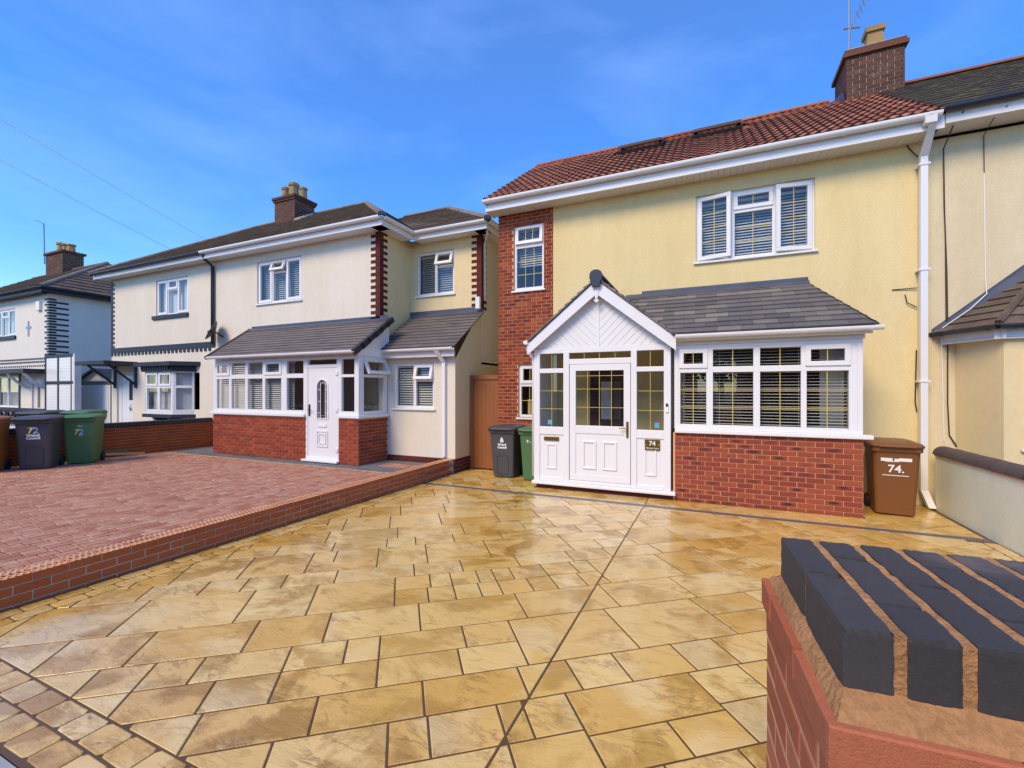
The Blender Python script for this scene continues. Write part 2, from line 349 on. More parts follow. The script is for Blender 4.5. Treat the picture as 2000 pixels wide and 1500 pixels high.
def brick_mesh(l=BL, h=BH, d=.1, mat='brick_bay', ch=.004):
    """one brick, centred on its front face, chamfered, UV 0..1 on its front"""
    mb = MB(); x = l/2; z = h/2
    vs = [(-x, ch, -z), (x, ch, -z), (x, ch, z), (-x, ch, z), (-x+ch, 0, -z+ch), (x-ch, 0, -z+ch), (x-ch, 0, z-ch), (-x+ch, 0, z-ch), (-x, d, -z), (x, d, -z), (x, d, z), (-x, d, z)]
    q = [(0, 0), (1, 0), (1, 1), (0, 1)]; e = [(0, 0)]*4
    mb.add(vs, [(4, 5, 6, 7), (0, 1, 5, 4), (1, 2, 6, 5), (2, 3, 7, 6), (3, 0, 4, 7), (0, 8, 9, 1), (1, 9, 10, 2), (2, 10, 11, 3), (3, 11, 8, 0)], [q]+[e]*8)
    return mb.mesh('brick', M[mat])
def courses(a0, a1, z0, z1, ops=(), start=0):
    """stretcher bond: yields (a0, a1, z0, z1) of every brick"""
    k = start; z = z0
    while z < z1-.02:
        h = min(BH, z1-z); x = a0-(BL+BJ)/2*(k % 2)
        while x < a1:
            p0 = max(x, a0); p1 = min(x+BL, a1)
            if p1-p0 > .025:
                segs = [(p0, p1)]
                for o in ops:
                    if o[2] < z+h/2 < o[3]: segs = [s for a, b in segs for s in ((a, min(b, o[0]-.004)), (max(a, o[1]+.004), b)) if s[1]-s[0] > .02]
                for s in segs: yield s[0], s[1], z, z+h
            x += BL+BJ
        z += BH+BJ; k += 1
def brick_stuff(name, T, a0, a1, z0, z1, ops, mat, parent, proud=.005, start=0):
    mb = MB(T)
    for x0, x1, q0, q1 in courses(a0, a1, z0, z1, ops, start): mb.box(x0, x1, -proud-random.random()*.0015, .02, q0, q1)
    return part(name, mb, mat, parent, kind='stuff')
def brick_parts(T, a0, a1, z0, z1, ops, mat, parent, proud=.006, start=0):
    cache = {}
    for x0, x1, q0, q1 in courses(a0, a1, z0, z1, ops, start):
        key = (round(x1-x0, 2), round(q1-q0, 3))
        if key not in cache: cache[key] = brick_mesh(x1-x0, q1-q0, .03, mat)
        m = T @ Matrix.Translation(((x0+x1)/2, -proud+random.uniform(-.0012, .0012), (q0+q1)/2)) @ Matrix.Rotation(random.uniform(-.004, .004), 4, 'Y')
        link('brick', cache[key], parent, m)
def field(T, poly, tw, ex, thick=.016, lift=.016, gap=.004, jitter=.002, stagger=True, s0=None):
    """flat tiles over a convex polygon in local (u, s); local z is the roof normal.  yields (poly, MB)"""
    us = [p[0] for p in poly]; ss = [p[1] for p in poly]; s = min(ss) if s0 is None else s0; k = 0
    while s < max(ss):
        u = min(us)-(tw/2 if (k % 2 and stagger) else 0)
        while u < max(us):
            q = clip([(u+gap/2, s), (u+tw-gap/2, s), (u+tw-gap/2, s+ex*1.0), (u+gap/2, s+ex*1.0)], poly)
            if len(q) >= 3 and area(q) > tw*ex*.03:
                j = random.uniform(0, jitter); top = lambda p: thick*.4+lift*(1-(p[1]-s)/ex)+j
                mb = MB(T); n = len(q)
                mb.add([(p[0], p[1], top(p)) for p in q]+[(p[0], p[1], -.01) for p in q], [list(range(n))]+[(i, n+i, n+(i+1) % n, (i+1) % n) for i in range(n)])
                yield mb
            u += tw
        s += ex; k += 1
def tiles_stuff(name, T, poly, tw, ex, mat, parent, **k):
    mb = MB()
    for t in field(T, poly, tw, ex, **k): mb.add(t.v, t.f)
    return part(name, mb, mat, parent, kind='stuff')
def tiles_parts(T, poly, tw, ex, mat, parent, name='tile', **k):
    for t in field(T, poly, tw, ex, **k): part(name, t, mat, parent)
def plane_T(o, udir, sdir):
    u = Vector(udir).normalized(); s = Vector(sdir).normalized(); n = u.cross(s)
    m = Matrix((u, s, n)).transposed().to_4x4(); return Matrix.Translation(o) @ m
def loc2(T, p): q = T.inverted() @ Vector(p); return (q.x, q.y)

# ---------------- windows and doors
def frame_mb(mb, a0, a1, z0, z1, w, d0, d1):
    mb.box(a0, a1, d0, d1, z0, z0+w); mb.box(a0, a1, d0, d1, z1-w, z1); mb.box(a0, a0+w, d0, d1, z0+w, z1-w); mb.box(a1-w, a1, d0, d1, z0+w, z1-w)
def window(T, a0, a1, z0, z1, lights, parent, fw=.055, d=.03, dep=.06, sill=.04, mat='upvc', name='window', bars=None, sill_ext=(.04, .04)):
    """lights: (a0,a1,z0,z1,kind,nx,nz) in absolute coords of the clear cell; kind f fixed, s sash, t top-hung open, o side-hung open"""
    mb = MB(T); frame_mb(mb, a0, a1, z0, z1, fw, d, d+dep)
    xs = sorted({l[0] for l in lights} | {l[1] for l in lights}); done = set()
    cov = [(l[0], l[1], l[2], l[3]) for l in lights]
    for x0, x1, q0, q1 in cells(a0+fw, a1-fw, z0+fw, z1-fw, cov): mb.box(x0, x1, d+.0015, d+dep-.002, q0, q1)
    w = part(name, mb, mat, parent, bevel=.004)
    if sill: part('sill', MB(T).box(a0-sill_ext[0], a1+sill_ext[1], -.045, d+.02, z0-sill, z0-.001), mat, w, bevel=.006)
    for l in lights:
        x0, x1, q0, q1, kind, nx, nz = l[:7]; gx0, gx1, gz0, gz1 = x0, x1, q0, q1; TT = T; gd = d+.03
        if kind != 'f':
            s = .05; o = .018
            if kind == 't': TT = T @ Matrix.Translation((0, d, q1+.02)) @ Matrix.Rotation(R(-(l[7] if len(l) > 7 else 14)), 4, 'X') @ Matrix.Translation((0, -d, -q1-.02))
            if kind == 'o':
                hx = x0-.02 if l[7] > 0 else x1+.02
                TT = T @ Matrix.Translation((hx, d, 0)) @ Matrix.Rotation(R(-l[7]), 4, 'Z') @ Matrix.Translation((-hx, -d, 0))
            sm = MB(TT); frame_mb(sm, x0-o, x1+o, q0-o, q1+o, s+o, d-.02, d+.035); part('sash', sm, mat, w, bevel=.005)
            gx0 += s; gx1 -= s; gz0 += s; gz1 -= s; gd = d+.005
        part('pane', MB(TT).box(gx0-.004, gx1+.004, gd, gd+.006, gz0-.004, gz1+.004), 'glass', w)
        if nx or nz:
            t = .0048
            for i in range(1, nx+1): x = gx0+(gx1-gx0)*i/(nx+1); part('glazing_bar', MB(TT).box(x-t, x+t, gd-.003, gd+.0095, gz0, gz1), 'gold', w)
            zz = [gz0+(gz1-gz0)*i/(nz+1) for i in range(1, nz+1)] if isinstance(nz, int) else nz
            for z in zz: part('glazing_bar', MB(TT).box(gx0, gx1, gd-.0035, gd+.009, z-t, z+t), 'gold', w)
    return w
def blind(T, a0, a1, z0, z1, d, parent, step=.05, tilt=42, mat='blind', depth=.045):
    mb = MB(T); z = z0
    c, s = math.cos(R(tilt))*depth/2, math.sin(R(tilt))*depth/2
    while z < z1:
        mb.add([(a0, d-c, z-s), (a1, d-c, z-s), (a1, d+c, z+s), (a0, d+c, z+s), (a0, d-c, z-s+.003), (a1, d-c, z-s+.003), (a1, d+c, z+s+.003), (a0, d+c, z+s+.003)],
               [(3, 2, 1, 0), (4, 5, 6, 7), (0, 1, 5, 4), (2, 3, 7, 6)]); z += step
    n = max(2, int((a1-a0)/.5)+1)
    for i in range(n):
        x = a0+.06+(a1-a0-.12)*i/(n-1); mb.box(x-.0015, x+.0015, d-.03, d-.028, z0, z1)
    mb.box(a0, a1, d-.03, d+.03, z1, z1+.04)
    return part('blind', mb, mat, parent)
def curtain(T, a0, a1, z0, z1, d, parent, mat='curtain', waves=14):
    mb = MB(T); n = waves*4; vs = []
    for i in range(n+1):
        x = a0+(a1-a0)*i/n; y = d+.025*math.sin(i*math.pi/2+.3*math.sin(i)); vs += [(x, y, z0), (x, y, z1)]
    mb.add(vs, [(2*i, 2*i+2, 2*i+3, 2*i+1) for i in range(n)]); return part('curtain', mb, mat, parent, smooth=True)
def gutter(pts, mat, parent, r=.058, name='gutter', brackets=1.0, bm=None):
    """half-round gutter along a level straight line (front lip outward on the right-hand side of travel)"""
    a, b = Vector(pts[0]), Vector(pts[1]); u = (b-a).normalized(); n = u.cross(Vector((0, 0, 1)))
    k = 9; prof = [(-math.cos(math.pi*i/(k-1))*r, -math.sin(math.pi*i/(k-1))*r*.95) for i in range(k)]
    prof = [(-r, .012)]+prof+[(r, .012)]; inner = [(x*.93, z*.93+.004) for x, z in prof][::-1]; pr = prof+inner; mb = MB()
    mb.prism(pr, lambda p, d: a+u*d+n*p[0]+Vector((0, 0, p[1])), 0, (b-a).length)
    g = part(name, mb, mat, parent)
    if brackets:
        L_ = (b-a).length; m = int(L_/brackets); out = [(x*1.09, z*1.12) for x, z in prof]; inn = [(x*1.0, z*1.0) for x, z in prof][::-1]
        for i in range(m+1):
            s = .15+(L_-.3)*i/max(1, m); q = MB(); q.prism(out+inn, lambda p, d: a+u*(s+d)+n*p[0]+Vector((0, 0, p[1])), 0, .035); part('bracket', q, bm or mat, g)
    return g
def gz(y): return .0115*(7.2-y) if y < 7.2 else 0
def g72(y): return .17+.0145*(7.2-y) if y < 7.2 else .17
# ================= setting
struct('ground', MB().quad((-600, -600, -.12), (600, -600, -.12), (600, 900, -.12), (-600, 900, -.12)), 'ground')
struct('road', MB().quad((-200, -9, -.06), (200, -9, -.06), (200, -2.4, -.06), (-200, -2.4, -.06)), 'asphalt')
struct('pavement', MB().box(-60, 60, -2.4, .90, -.1, .055), 'asphalt')
kb = struct('kerb', MB().box(-60, 60, -2.55, -2.4, -.1, .058), 'kerb')
eg = struct('edging', MB().box(-60, 12, .845, .925, -.1, gz(.9)-.004), 'kerb')
# ---- imprinted driveway of the yellow house: sloping base, slabs, border setts
dv = MB(); X0, X1 = -5.02, 3.06
for ya, yb in ((.93, 7.2), (7.2, 12.5)): dv.quad((X0, ya, gz(ya)-.0045), (X1, ya, gz(ya)-.0045), (X1, yb, gz(yb)-.0045), (X0, yb, gz(yb)-.0045))
drive = struct('driveway', dv, 'joint_slab')
def slab(poly, name='slab', bev=.003, dz=0, mat='imprint'):
    cx = sum(p[0] for p in poly)/len(poly); cy = sum(p[1] for p in poly)/len(poly); n = len(poly); tx, ty = random.uniform(-.0025, .0025), random.uniform(-.0025, .0025)
    r = max(.05, math.sqrt(area(poly))/2); k = 1-bev/r*1.2
    h = lambda p: gz(p[1])+dz+tx*(p[0]-cx)+ty*(p[1]-cy)
    ins = [(cx+(p[0]-cx)*k, cy+(p[1]-cy)*k) for p in poly]
    mb = MB(); mb.add([(p[0], p[1], h(p)) for p in ins]+[(p[0], p[1], h(p)-.0025) for p in poly]+[(p[0], p[1], h(p)-.03) for p in poly],
                      [list(range(n))]+[(n+i, n+(i+1) % n, (i+1) % n, i) for i in range(n)]+[(2*n+i, 2*n+(i+1) % n, n+(i+1) % n, n+i) for i in range(n)])
    return part(name, mb, mat, drive)
ANG = R(38); rects = []; rs = random.Random(9); sB = -8.0; prev = []
while sB < 8:
    h = rs.choice((.57, .57, .57, .43, .30)); t_ = -9-rs.random()*.5; cur = []
    while t_ < 9:
        w = rs.choice((.40, .50, .57, .66, .78)) if h > .35 else rs.choice((.32, .44, .57))
        if any(abs(t_+w-q) < .07 for q in prev): w += .14
        if h > .5 and rs.random() < .48:
            c1 = rs.choice((0, .45, .55))*w; c2 = rs.choice((0, .35, .62))*w; hs_ = h*rs.choice((.5, .5, .42))
            for z0, z1, c in ((0, hs_, c1), (hs_, h, c2)):
                for p0, p1 in ([(0, w)] if c == 0 else [(0, c), (c, w)]): rects.append((t_+p0, t_+p1, sB+z0, sB+z1))
        else: rects.append((t_, t_+w, sB, sB+h))
        t_ += w; cur.append(t_)
    sB += h; prev = cur
zones = [[(-4.70, 1.265), (2.76, 1.265), (2.76, 7.02), (-4.70, 7.02)], [(-4.98, 7.16), (-2.96, 7.16), (-2.96, 8.84), (-4.98, 8.84)], [(-2.96, 7.16), (3.0, 7.16), (3.0, 7.62), (-2.96, 7.62)], [(1.98, 7.62), (3.0, 7.62), (3.0, 8.84), (1.98, 8.84)]]
ca, sa = math.cos(ANG), math.sin(ANG); g_ = .0125
for a0, a1, b0, b1 in rects:
    a0 += g_/2; a1 -= g_/2; b0 += g_/2; b1 -= g_/2
    q = [(a0, b0), (a1, b0), (a1, b1), (a0, b1)]; q = [(-1+p[0]*ca-p[1]*sa, 4+p[0]*sa+p[1]*ca) for p in q]
    for z in zones:
        # saw-cut joint at X = -0.93 splits the slabs it crosses
        for half in ((-9, -.937), (-.923, 9)):
            zz = [(max(z[0][0], half[0]), z[0][1]), (min(z[1][0], half[1]), z[1][1]), (min(z[2][0], half[1]), z[2][1]), (max(z[3][0], half[0]), z[3][1])]
            if zz[1][0] <= zz[0][0]: continue
            p = clip(q, zz)
            if len(p) < 3: continue
            yl = lambda x: 4.39-.1015*(x+3.311)
            if min(t[0] for t in p) > -3.5:
                for sgn, yy in ((-1, -30), (1, 30)):
                    e_ = .005*sgn; hpq = [(-9, yl(-9)+e_), (9, yl(9)+e_), (9, yy), (-9, yy)]
                    if sgn < 0: hpq = hpq[::-1]
                    pp2 = clip(p, hpq)
                    if len(pp2) >= 3 and area(pp2) > .0008: slab(pp2)
            elif area(p) > .0008: slab(p)
def sett_run(p0, p1, L_, W_, off=0):
    a = Vector(p0); b = Vector(p1); u = (b-a).normalized(); n = Vector((-u.y, u.x)); t = -off*L_
    while t < (b-a).length:
        l = L_*random.uniform(.9, 1.1); s0, s1 = max(0, t)+.004, min(t+l, (b-a).length)-.004
        if s1-s0 > .04:
            c = .018; pr = [(s0+c, .004), (s1-c, .004), (s1, .004+c), (s1, W_-.004-c), (s1-c, W_-.004), (s0+c, W_-.004), (s0, W_-.004-c), (s0, .004+c)]
            slab([tuple((a+u*x+n*(y+random.uniform(-.003, .003)))[:]) for x, y in pr], 'sett', .006, -.001)
        t += l
for r_ in range(2): sett_run((-4.715-.145*r_, 1.3), (-4.715-.145*r_, 7.0), .215, .140, .5*r_)
for r_ in range(2): sett_run((2.90+.145*r_, 1.3), (2.90+.145*r_, 7.0), .215, .140, .5*r_)
for r_ in range(2): sett_run((-5.0, .955+.152*r_), (3.0, .955+.152*r_), .208, .148, .5*(r_ % 2))
# ---- slotted drainage channel
dr = tag(part('drain_channel', MB().box(-4.98, 3.04, 7.035, 7.145, -.05, -.018), 'dark'), 'long narrow slotted drain channel across the driveway before the porch', 'drain')
gb = MB()
for y0, y1 in ((7.035, 7.05), (7.13, 7.145)): gb.box(-4.98, 3.04, y0, y1, -.03, .003)
part('drain_edge', gb, 'steel', dr)
gb = MB(); x = -4.97
while x < 3.0:
    gb.add([(x, 7.05, -.012), (x+.013, 7.05, -.012), (x+.031, 7.13, -.012), (x+.018, 7.13, -.012), (x, 7.05, .001), (x+.013, 7.05, .001), (x+.031, 7.13, .001), (x+.018, 7.13, .001)],
           [(4, 5, 6, 7), (0, 1, 5, 4), (1, 2, 6, 5), (2, 3, 7, 6), (3, 0, 4, 7)]); x += .028
part('grating', gb, 'steel', dr, kind='stuff')
# ---- red block paving of the neighbour's drive
pv = MB(); pv.quad((-13.1, -.2, g72(-.2)-.012), (-5.22, -.2, g72(-.2)-.012), (-5.22, 7.2, .158), (-13.1, 7.2, .158)); pv.quad((-13.1, 7.2, .158), (-5.0, 7.2, .158), (-5.0, 8.4, .158), (-13.1, 8.4, .158))
pav = struct('block_paving', pv, 'joint')
blocks = []
x = -5.25; row = 0
while x > -13.0:
    w = (.135, .10, .12)[row % 3]; y = -.1-random.random()*.2
    while y < 6.86:
        l = random.choice((.135, .17, .17, .21)); y1 = min(y+l, 6.86)
        if y1-y > .05: blocks.append((x-w, x, y, y1))
        y += l
    x -= w; row += 1
def block_verts(b, dz):
    x0, x1, y0, y1 = b; g = .005; c = .005; z = lambda y: g72(y)+dz
    return [(x0+g+c, y0+g+c, z(y0)), (x1-g-c, y0+g+c, z(y0)), (x1-g-c, y1-g-c, z(y1)), (x0+g+c, y1-g-c, z(y1)), (x0+g, y0+g, z(y0)-.007), (x1-g, y0+g, z(y0)-.007), (x1-g, y1-g, z(y1)-.007), (x0+g, y1-g, z(y1)-.007)]
BF = [(0, 1, 2, 3), (4, 5, 1, 0), (5, 6, 2, 1), (6, 7, 3, 2), (7, 4, 0, 3)]
def seen(b):
    x, y = (b[0]+b[1])/2, (b[2]+b[3])/2; r_ = x*.9133+y*.4072; w_ = -x*.4072+y*.9133
    return w_ > .3 and -1.18 < r_/w_ < 1.18, w_
vis = sorted([b for b in blocks if seen(b)[0]], key=lambda b: seen(b)[1]); near = set(vis[:290]); rest = MB()
for b in blocks:
    if b in near: part('paver', MB().add(block_verts(b, random.uniform(-.0015, .0015)), BF), 'paver', pav)
    else: rest.add(block_verts(b, random.uniform(-.0015, .0015)), BF)
part('paver_field', rest, 'paver', pav, kind='stuff')
yb = MB(); gb = MB()
for k in range(40): yb.add(block_verts((-13.0+k*.2, -12.8+k*.2, 6.87, 6.93), 0), BF)
for r_ in range(9):
    for k in range(80):
        x0 = -13.0+k*.1; y0 = 6.94+.2*r_
        if y0 < 8.2 and x0 < -5.05: gb.add(block_verts((x0, x0+.1, y0, y0+.2), 0), BF)
part('buff_border', yb, 'paver_y', pav, kind='stuff'); part('charcoal_border', gb, 'paver_g', pav, kind='stuff')
rb = MB()
for k in range(9):
    for r_ in range(2): rb.add(block_verts((-6.45+k*.11, -6.34+k*.11, 7.45+.2*r_, 7.65+.2*r_), .004), BF)
part('red_inset', rb, 'paver', pav, kind='stuff')
# ---- low brick wall between the two drives, laid without a coping so the holes in the bricks show
lw = thing('low_brick_wall', 'low orange brick wall between the two drives, holes showing in its top bricks', 'wall', (-5.12, 4.6, 0))
part('mortar_core', MB().box(-5.232, -5.028, .6, 8.2, 0, .292), 'mortar_g', lw)
part('top_joint', MB().box(-5.232, -5.032, .6, 8.2, .292, .2955), 'mortar_o', lw)
def holebrick():
    """brick whose bed face, with a row of oval holes, is turned up; centred on its top face"""
    mb = MB(); l, w, h = BL/2, .0505, BH; nh = 5; k = 8
    mb.add([(-l, -w, 0), (l, -w, 0), (l, w, 0), (-l, w, 0), (-l, -w, -h), (l, -w, -h), (l, w, -h), (-l, w, -h)], [(4, 5, 1, 0), (5, 6, 2, 1), (6, 7, 3, 2), (7, 4, 0, 3)])
    cw = 2*l/nh
    for i in range(nh):
        c = -l+cw*(i+.5); sq = []; ov = []
        for j in range(k):
            t = 2*math.pi*(j+.5)/k; dx, dy = math.cos(t), math.sin(t); m = max(abs(dx), abs(dy)); sq.append((c+dx/m*cw/2, dy/m*w, 0)); ov.append((c+dx*.0135, dy*.021, 0))
        mb.add(sq+ov+[(p[0], p[1], -.02) for p in ov], [(j, (j+1) % k, k+(j+1) % k, k+j) for j in range(k)]+[(k+j, k+(j+1) % k, 2*k+(j+1) % k, 2*k+j) for j in range(k)]+[[2*k+j for j in range(k)]])
    me = mb.mesh('brick', M['brick_orange']); me.materials.append(M['holebrick'])
    for p in me.polygons:
        if p.normal.z > .5: p.material_index = 1
    return me
hb = holebrick(); fb = brick_mesh(BL, BH, .06, 'brick_orange'); TX = Matrix.Rotation(R(90), 4, 'Z')
y = .7; k = 0
while y < 8.1:
    for c in range(4):
        yy = y+((BL+BJ)/2 if c % 2 else 0); z = .30-.0325-.075*c
        if yy > 8.1: continue
        j = Matrix.Rotation(random.uniform(-.006, .006), 4, 'Z')
        if c == 0:
            for xo in (-5.0735, -5.1835): link('brick', hb, lw, Matrix.Translation((xo+random.uniform(-.003, .003), yy, .30+random.uniform(-.001, .002))) @ TX @ j)
        else: link('brick', fb, lw, Matrix.Translation((-5.023+random.uniform(-.002, .002), yy, z)) @ TX @ j)
    y += BL+BJ
# ---- rendered boundary wall on the right with half-round clay coping
rw = thing('boundary_wall', 'pale green rendered garden wall with rounded dark clay coping beside the brown bin', 'wall', (3.17, 5, 0))
part('wall_body', MB().box(3.06, 3.28, 1.2, 8.6, -.05, .80), 'palewall', rw)
part('mortar_bed', MB().box(3.045, 3.295, 1.2, 8.6, .80, .822), 'mortar_o', rw)
k = 12; cp = MB(); pr = [(-.13*math.cos(math.pi*i/k), .125*math.sin(math.pi*i/k)) for i in range(k+1)]
cp.prism(pr, lambda p, d: (p[0], d, p[1]), 0, .292)
cme = cp.mesh('coping_tile', M['coping'], False); y = 1.2
while y < 8.5: link('coping_tile', cme, rw, Matrix.Translation((3.17+random.uniform(-.004, .004), y, .822)) @ Matrix.Rotation(random.uniform(-.012, .012), 4, 'X')); y += .298

# ================= the yellow house (number on the sign: 74)
H = thing('house', 'yellow rendered house with red pantile roof, white gabled porch and brick corner strip', 'house', (-.6, 11.6, 0), 0, 'houses along this side of the street')
WY = 8.85; F = FRONT(WY)
part('shell', MB().add([(-4.27, WY, 0), (-4.27, 14.6, 0), (3.1, 14.6, 0), (3.1, WY, 0), (-4.27, WY, 5.62), (-4.27, 14.6, 5.62), (3.1, 14.6, 5.62), (3.1, WY, 5.62)], [(0, 1, 5, 4), (1, 2, 6, 5), (2, 3, 7, 6)]), 'yellow', H)
fl = MB(); fl.box(-4.26, 3.09, 9.0, 14.5, 2.62, 2.8); fl.box(-4.26, 3.09, 9.0, 14.5, -.02, .1); fl.box(-4.26, 3.09, 9.0, 14.5, 5.6, 5.7); fl.box(-4.26, 3.09, 11.6, 11.7, .1, 5.6)
part('floor', fl, 'floor_in', H)
UW = (-.241, 1.603, 4.125, 5.345)
wall('wall', F, -3.0, 3.1, 0, 5.63, [UW, (-.42, 1.84, .3, 2.5), (-2.22, -1.36, .12, 2.2)], 'yellow', H, .12)
SW1 = (-3.909, -3.211, 3.93, 5.36); SW2 = (-3.80, -3.15, 1.19, 2.345)
bw = wall('brick_strip', F, -4.27, -3.0, 0, 5.63, [SW1, SW2], 'mortar_o', H, .12)
brick_stuff('brick_face', F, -4.27, -3.003, .01, 5.62, [SW1, SW2], 'brick_strip', bw)
# upper window: two open casements and a fixed middle with a top light
w = window(F, *UW, [(-.185, .33, 4.18, 5.29, 'o', 1, 3, 13), (.40, .985, 4.18, 4.95, 'f', 1, 2), (.40, .985, 5.02, 5.29, 's', 1, 0), (1.045, 1.548, 4.18, 5.29, 'o', 1, 3, -9)], H, d=.05, sill=.035)
blind(F, -.2, 1.56, 4.2, 5.2, .2, w, .05)
w = window(F, *SW1, [(-3.855, -3.265, 4.0, 4.86, 'f', 2, 2), (-3.855, -3.265, 4.955, 5.305, 't', 2, 0, 5)], H, d=.05, sill=.04)
blind(F, -3.86, -3.26, 4.5, 5.25, .2, w, .05)
w = window(F, *SW2, [(-3.745, -3.2, 1.25, 1.86, 'f', 2, 1), (-3.745, -3.2, 1.94, 2.29, 's', 2, 0)], H, d=.05, sill=.04)
part('picture_frame', MB(F).box(-3.62, -3.42, .12, .14, 1.26, 1.58), 'wood', w)
# eaves: boarded soffit, fascia, gutter
part('fascia', MB().box(-4.40, 3.12, 8.47, 8.495, 5.60, 5.80), 'upvc', H, bevel=.004)
part('fascia_end', MB().box(-4.40, -4.375, 8.4955, 8.9, 5.60, 5.80), 'upvc', H)
sb = MB(); sb.box(0, .096, 8.497, 8.86, 5.612, 5.622); sme = sb.mesh('soffit_board', M['upvc_old'])
x = -4.37
while x < 3.02: link('soffit_board', sme, H, Matrix.Translation((x, 0, random.uniform(-.001, .001)))); x += .1
gutter([(-4.42, 8.405, 5.80), (3.06, 8.405, 5.80)], 'upvc', H, .062, brackets=.95)
part('gutter_outlet', MB().box(2.86, 3.0, 8.35, 8.46, 5.66, 5.79), 'upvc_old', H, bevel=.008)
dp = MB(); dp.box(2.925, 3.015, 8.70, 8.78, .26, 5.36)
dp.add([(2.925, 8.37, 5.68), (3.005, 8.37, 5.68), (3.005, 8.45, 5.68), (2.925, 8.45, 5.68), (2.92, 8.69, 5.34), (3.02, 8.69, 5.34), (3.02, 8.785, 5.34), (2.92, 8.785, 5.34)], [(0, 1, 2, 3), (7, 6, 5, 4), (4, 5, 1, 0), (5, 6, 2, 1), (6, 7, 3, 2), (7, 4, 0, 3)])
dpo = part('downpipe', dp, 'upvc', H, bevel=.004)
sh = MB(); sh.add([(2.925, 8.70, .26), (3.015, 8.70, .26), (3.015, 8.78, .26), (2.925, 8.78, .26), (2.96, 8.52, .03), (3.05, 8.52, .03), (3.05, 8.62, .03), (2.96, 8.62, .03)], [(0, 1, 2, 3), (7, 6, 5, 4), (4, 5, 1, 0), (5, 6, 2, 1), (6, 7, 3, 2), (7, 4, 0, 3)])
part('downpipe_shoe', sh, 'upvc', dpo, bevel=.004)
for z in (1.9, 3.6, 5.2): part('pipe_clip', MB().box(2.90, 3.04, 8.69, 8.85, z, z+.03), 'upvc', dpo)
part('gable_wall', MB().add([(-4.27, 8.85, 5.62), (-4.27, 14.6, 5.62), (-4.27, 11.6, 7.9)], [(0, 1, 2)]), 'yellow', H)
# roof: pantiles
rz0, ry0, rY, rZ = 5.80, 8.36, 11.6, 8.0
sl = Vector((0, rY-ry0, rZ-rz0)); SL = sl.length; TR = plane_T((-4.40, ry0, rz0), (1, 0, 0), sl)
rf = part('roof', MB().add([(-4.38, ry0+.06, rz0+.01), (3.1, ry0+.06, rz0+.01), (3.1, rY, rZ-.03), (-4.38, rY, rZ-.03), (-4.38, 14.9, rz0), (3.1, 14.9, rz0)], [(0, 1, 2, 3), (3, 2, 5, 4)]), 'pantile', H)
def pantile():
    mb = MB(); W_ = .288; ex = SL/14; n = 12; vs = []
    pr = lambda x: (.024)*(.5+.5*math.cos(2*math.pi*(x/(W_/2)-.30)))**1.5
    for i in range(n+1):
        x = W_*i/n; h = pr(x)
        vs += [(x, 0, h-.004), (x, 0, h+.030), (x, ex+.02, h+.002)]
    mb.add(vs, [f for i in range(n) for f in ((3*i, 3*i+3, 3*i+4, 3*i+1), (3*i+1, 3*i+4, 3*i+5, 3*i+2))]); mb.add([vs[0], vs[1], vs[2]], [(0, 1, 2)]); mb.add([vs[-3], vs[-2], vs[-1]], [(2, 1, 0)])
    return mb
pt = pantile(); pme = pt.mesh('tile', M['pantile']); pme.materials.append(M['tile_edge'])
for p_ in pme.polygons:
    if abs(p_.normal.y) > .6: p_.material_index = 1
cnt = 0; rest = MB(); ex = SL/14
SKY = [(-1.95, -.98, 10.42, 11.25), (-.36, .62, 10.42, 11.25)]
for r_ in range(14):
    for c in range(26):
        u, s = .0+c*.288, r_*ex; wp = TR @ Vector((u+.144, s+.1, 0))
        if any(a-.12 < wp.x < b+.12 and p < wp.y < q-.05 for a, b, p, q in SKY): continue
        m = TR @ Matrix.Translation((u, s, random.uniform(0, .003))) @ Matrix.Rotation(random.uniform(-.006, .006), 4, 'Z')
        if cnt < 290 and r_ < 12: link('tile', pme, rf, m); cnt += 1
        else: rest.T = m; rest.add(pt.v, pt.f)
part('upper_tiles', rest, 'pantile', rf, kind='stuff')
x = -4.40
while x < 2.3:
    q = MB(); q.prism([(-.11*math.cos(math.pi*i/8), .085*math.sin(math.pi*i/8)) for i in range(9)], lambda p, d: (x+d, rY+p[0], rZ-.02+p[1]), 0, .44); part('ridge_tile', q, 'pantile', rf); x += .45
vb = MB(); vb.prism([(0, 0), (SL, 0), (SL, -.1), (0, -.1)], lambda p, d: TR @ Vector((d, p[0], p[1]-.0)), .02, .06); part('verge', vb, 'mortar_g', rf)
for a, b, p, q in SKY:
    n_ = plane_T((a, p, rz0+(p-ry0)*(rZ-rz0)/(rY-ry0)), (1, 0, 0), sl); ln = (q-p)*SL/(rY-ry0); wd = b-a
    fm = MB(n_); frame_mb2 = [(0, wd, 0, .09), (0, wd, ln-.09, ln), (0, .09, .09, ln-.09), (wd-.09, wd, .09, ln-.09)]
    for x0, x1, s0, s1 in frame_mb2: fm.box(x0, x1, s0, s1, -.05, .085)
    k = part('roof_window', fm, 'dark', H)
    piv = n_ @ Matrix.Translation((0, ln/2, .06)) @ Matrix.Rotation(R(-11), 4, 'X') @ Matrix.Translation((0, -ln/2, .01))
    sm = MB(piv)
    for x0, x1, s0, s1 in ((.03, wd-.03, .03, .11), (.03, wd-.03, ln-.11, ln-.03), (.03, .11, .11, ln-.11), (wd-.11, wd-.03, .11, ln-.11)): sm.box(x0, x1, s0, s1, .0, .05)
    part('sash', sm, 'oldwood', k); part('pane', MB(piv).box(.1, wd-.1, .1, ln-.1, .025, .032), 'glass', k); part('cover', MB(piv).box(0.02, wd-.02, ln-.1, ln-.02, .051, .075), 'dark', k)
    part('blind', MB(n_).box(.09, wd-.09, .09, ln-.09, -.04, -.03), 'wood', k)
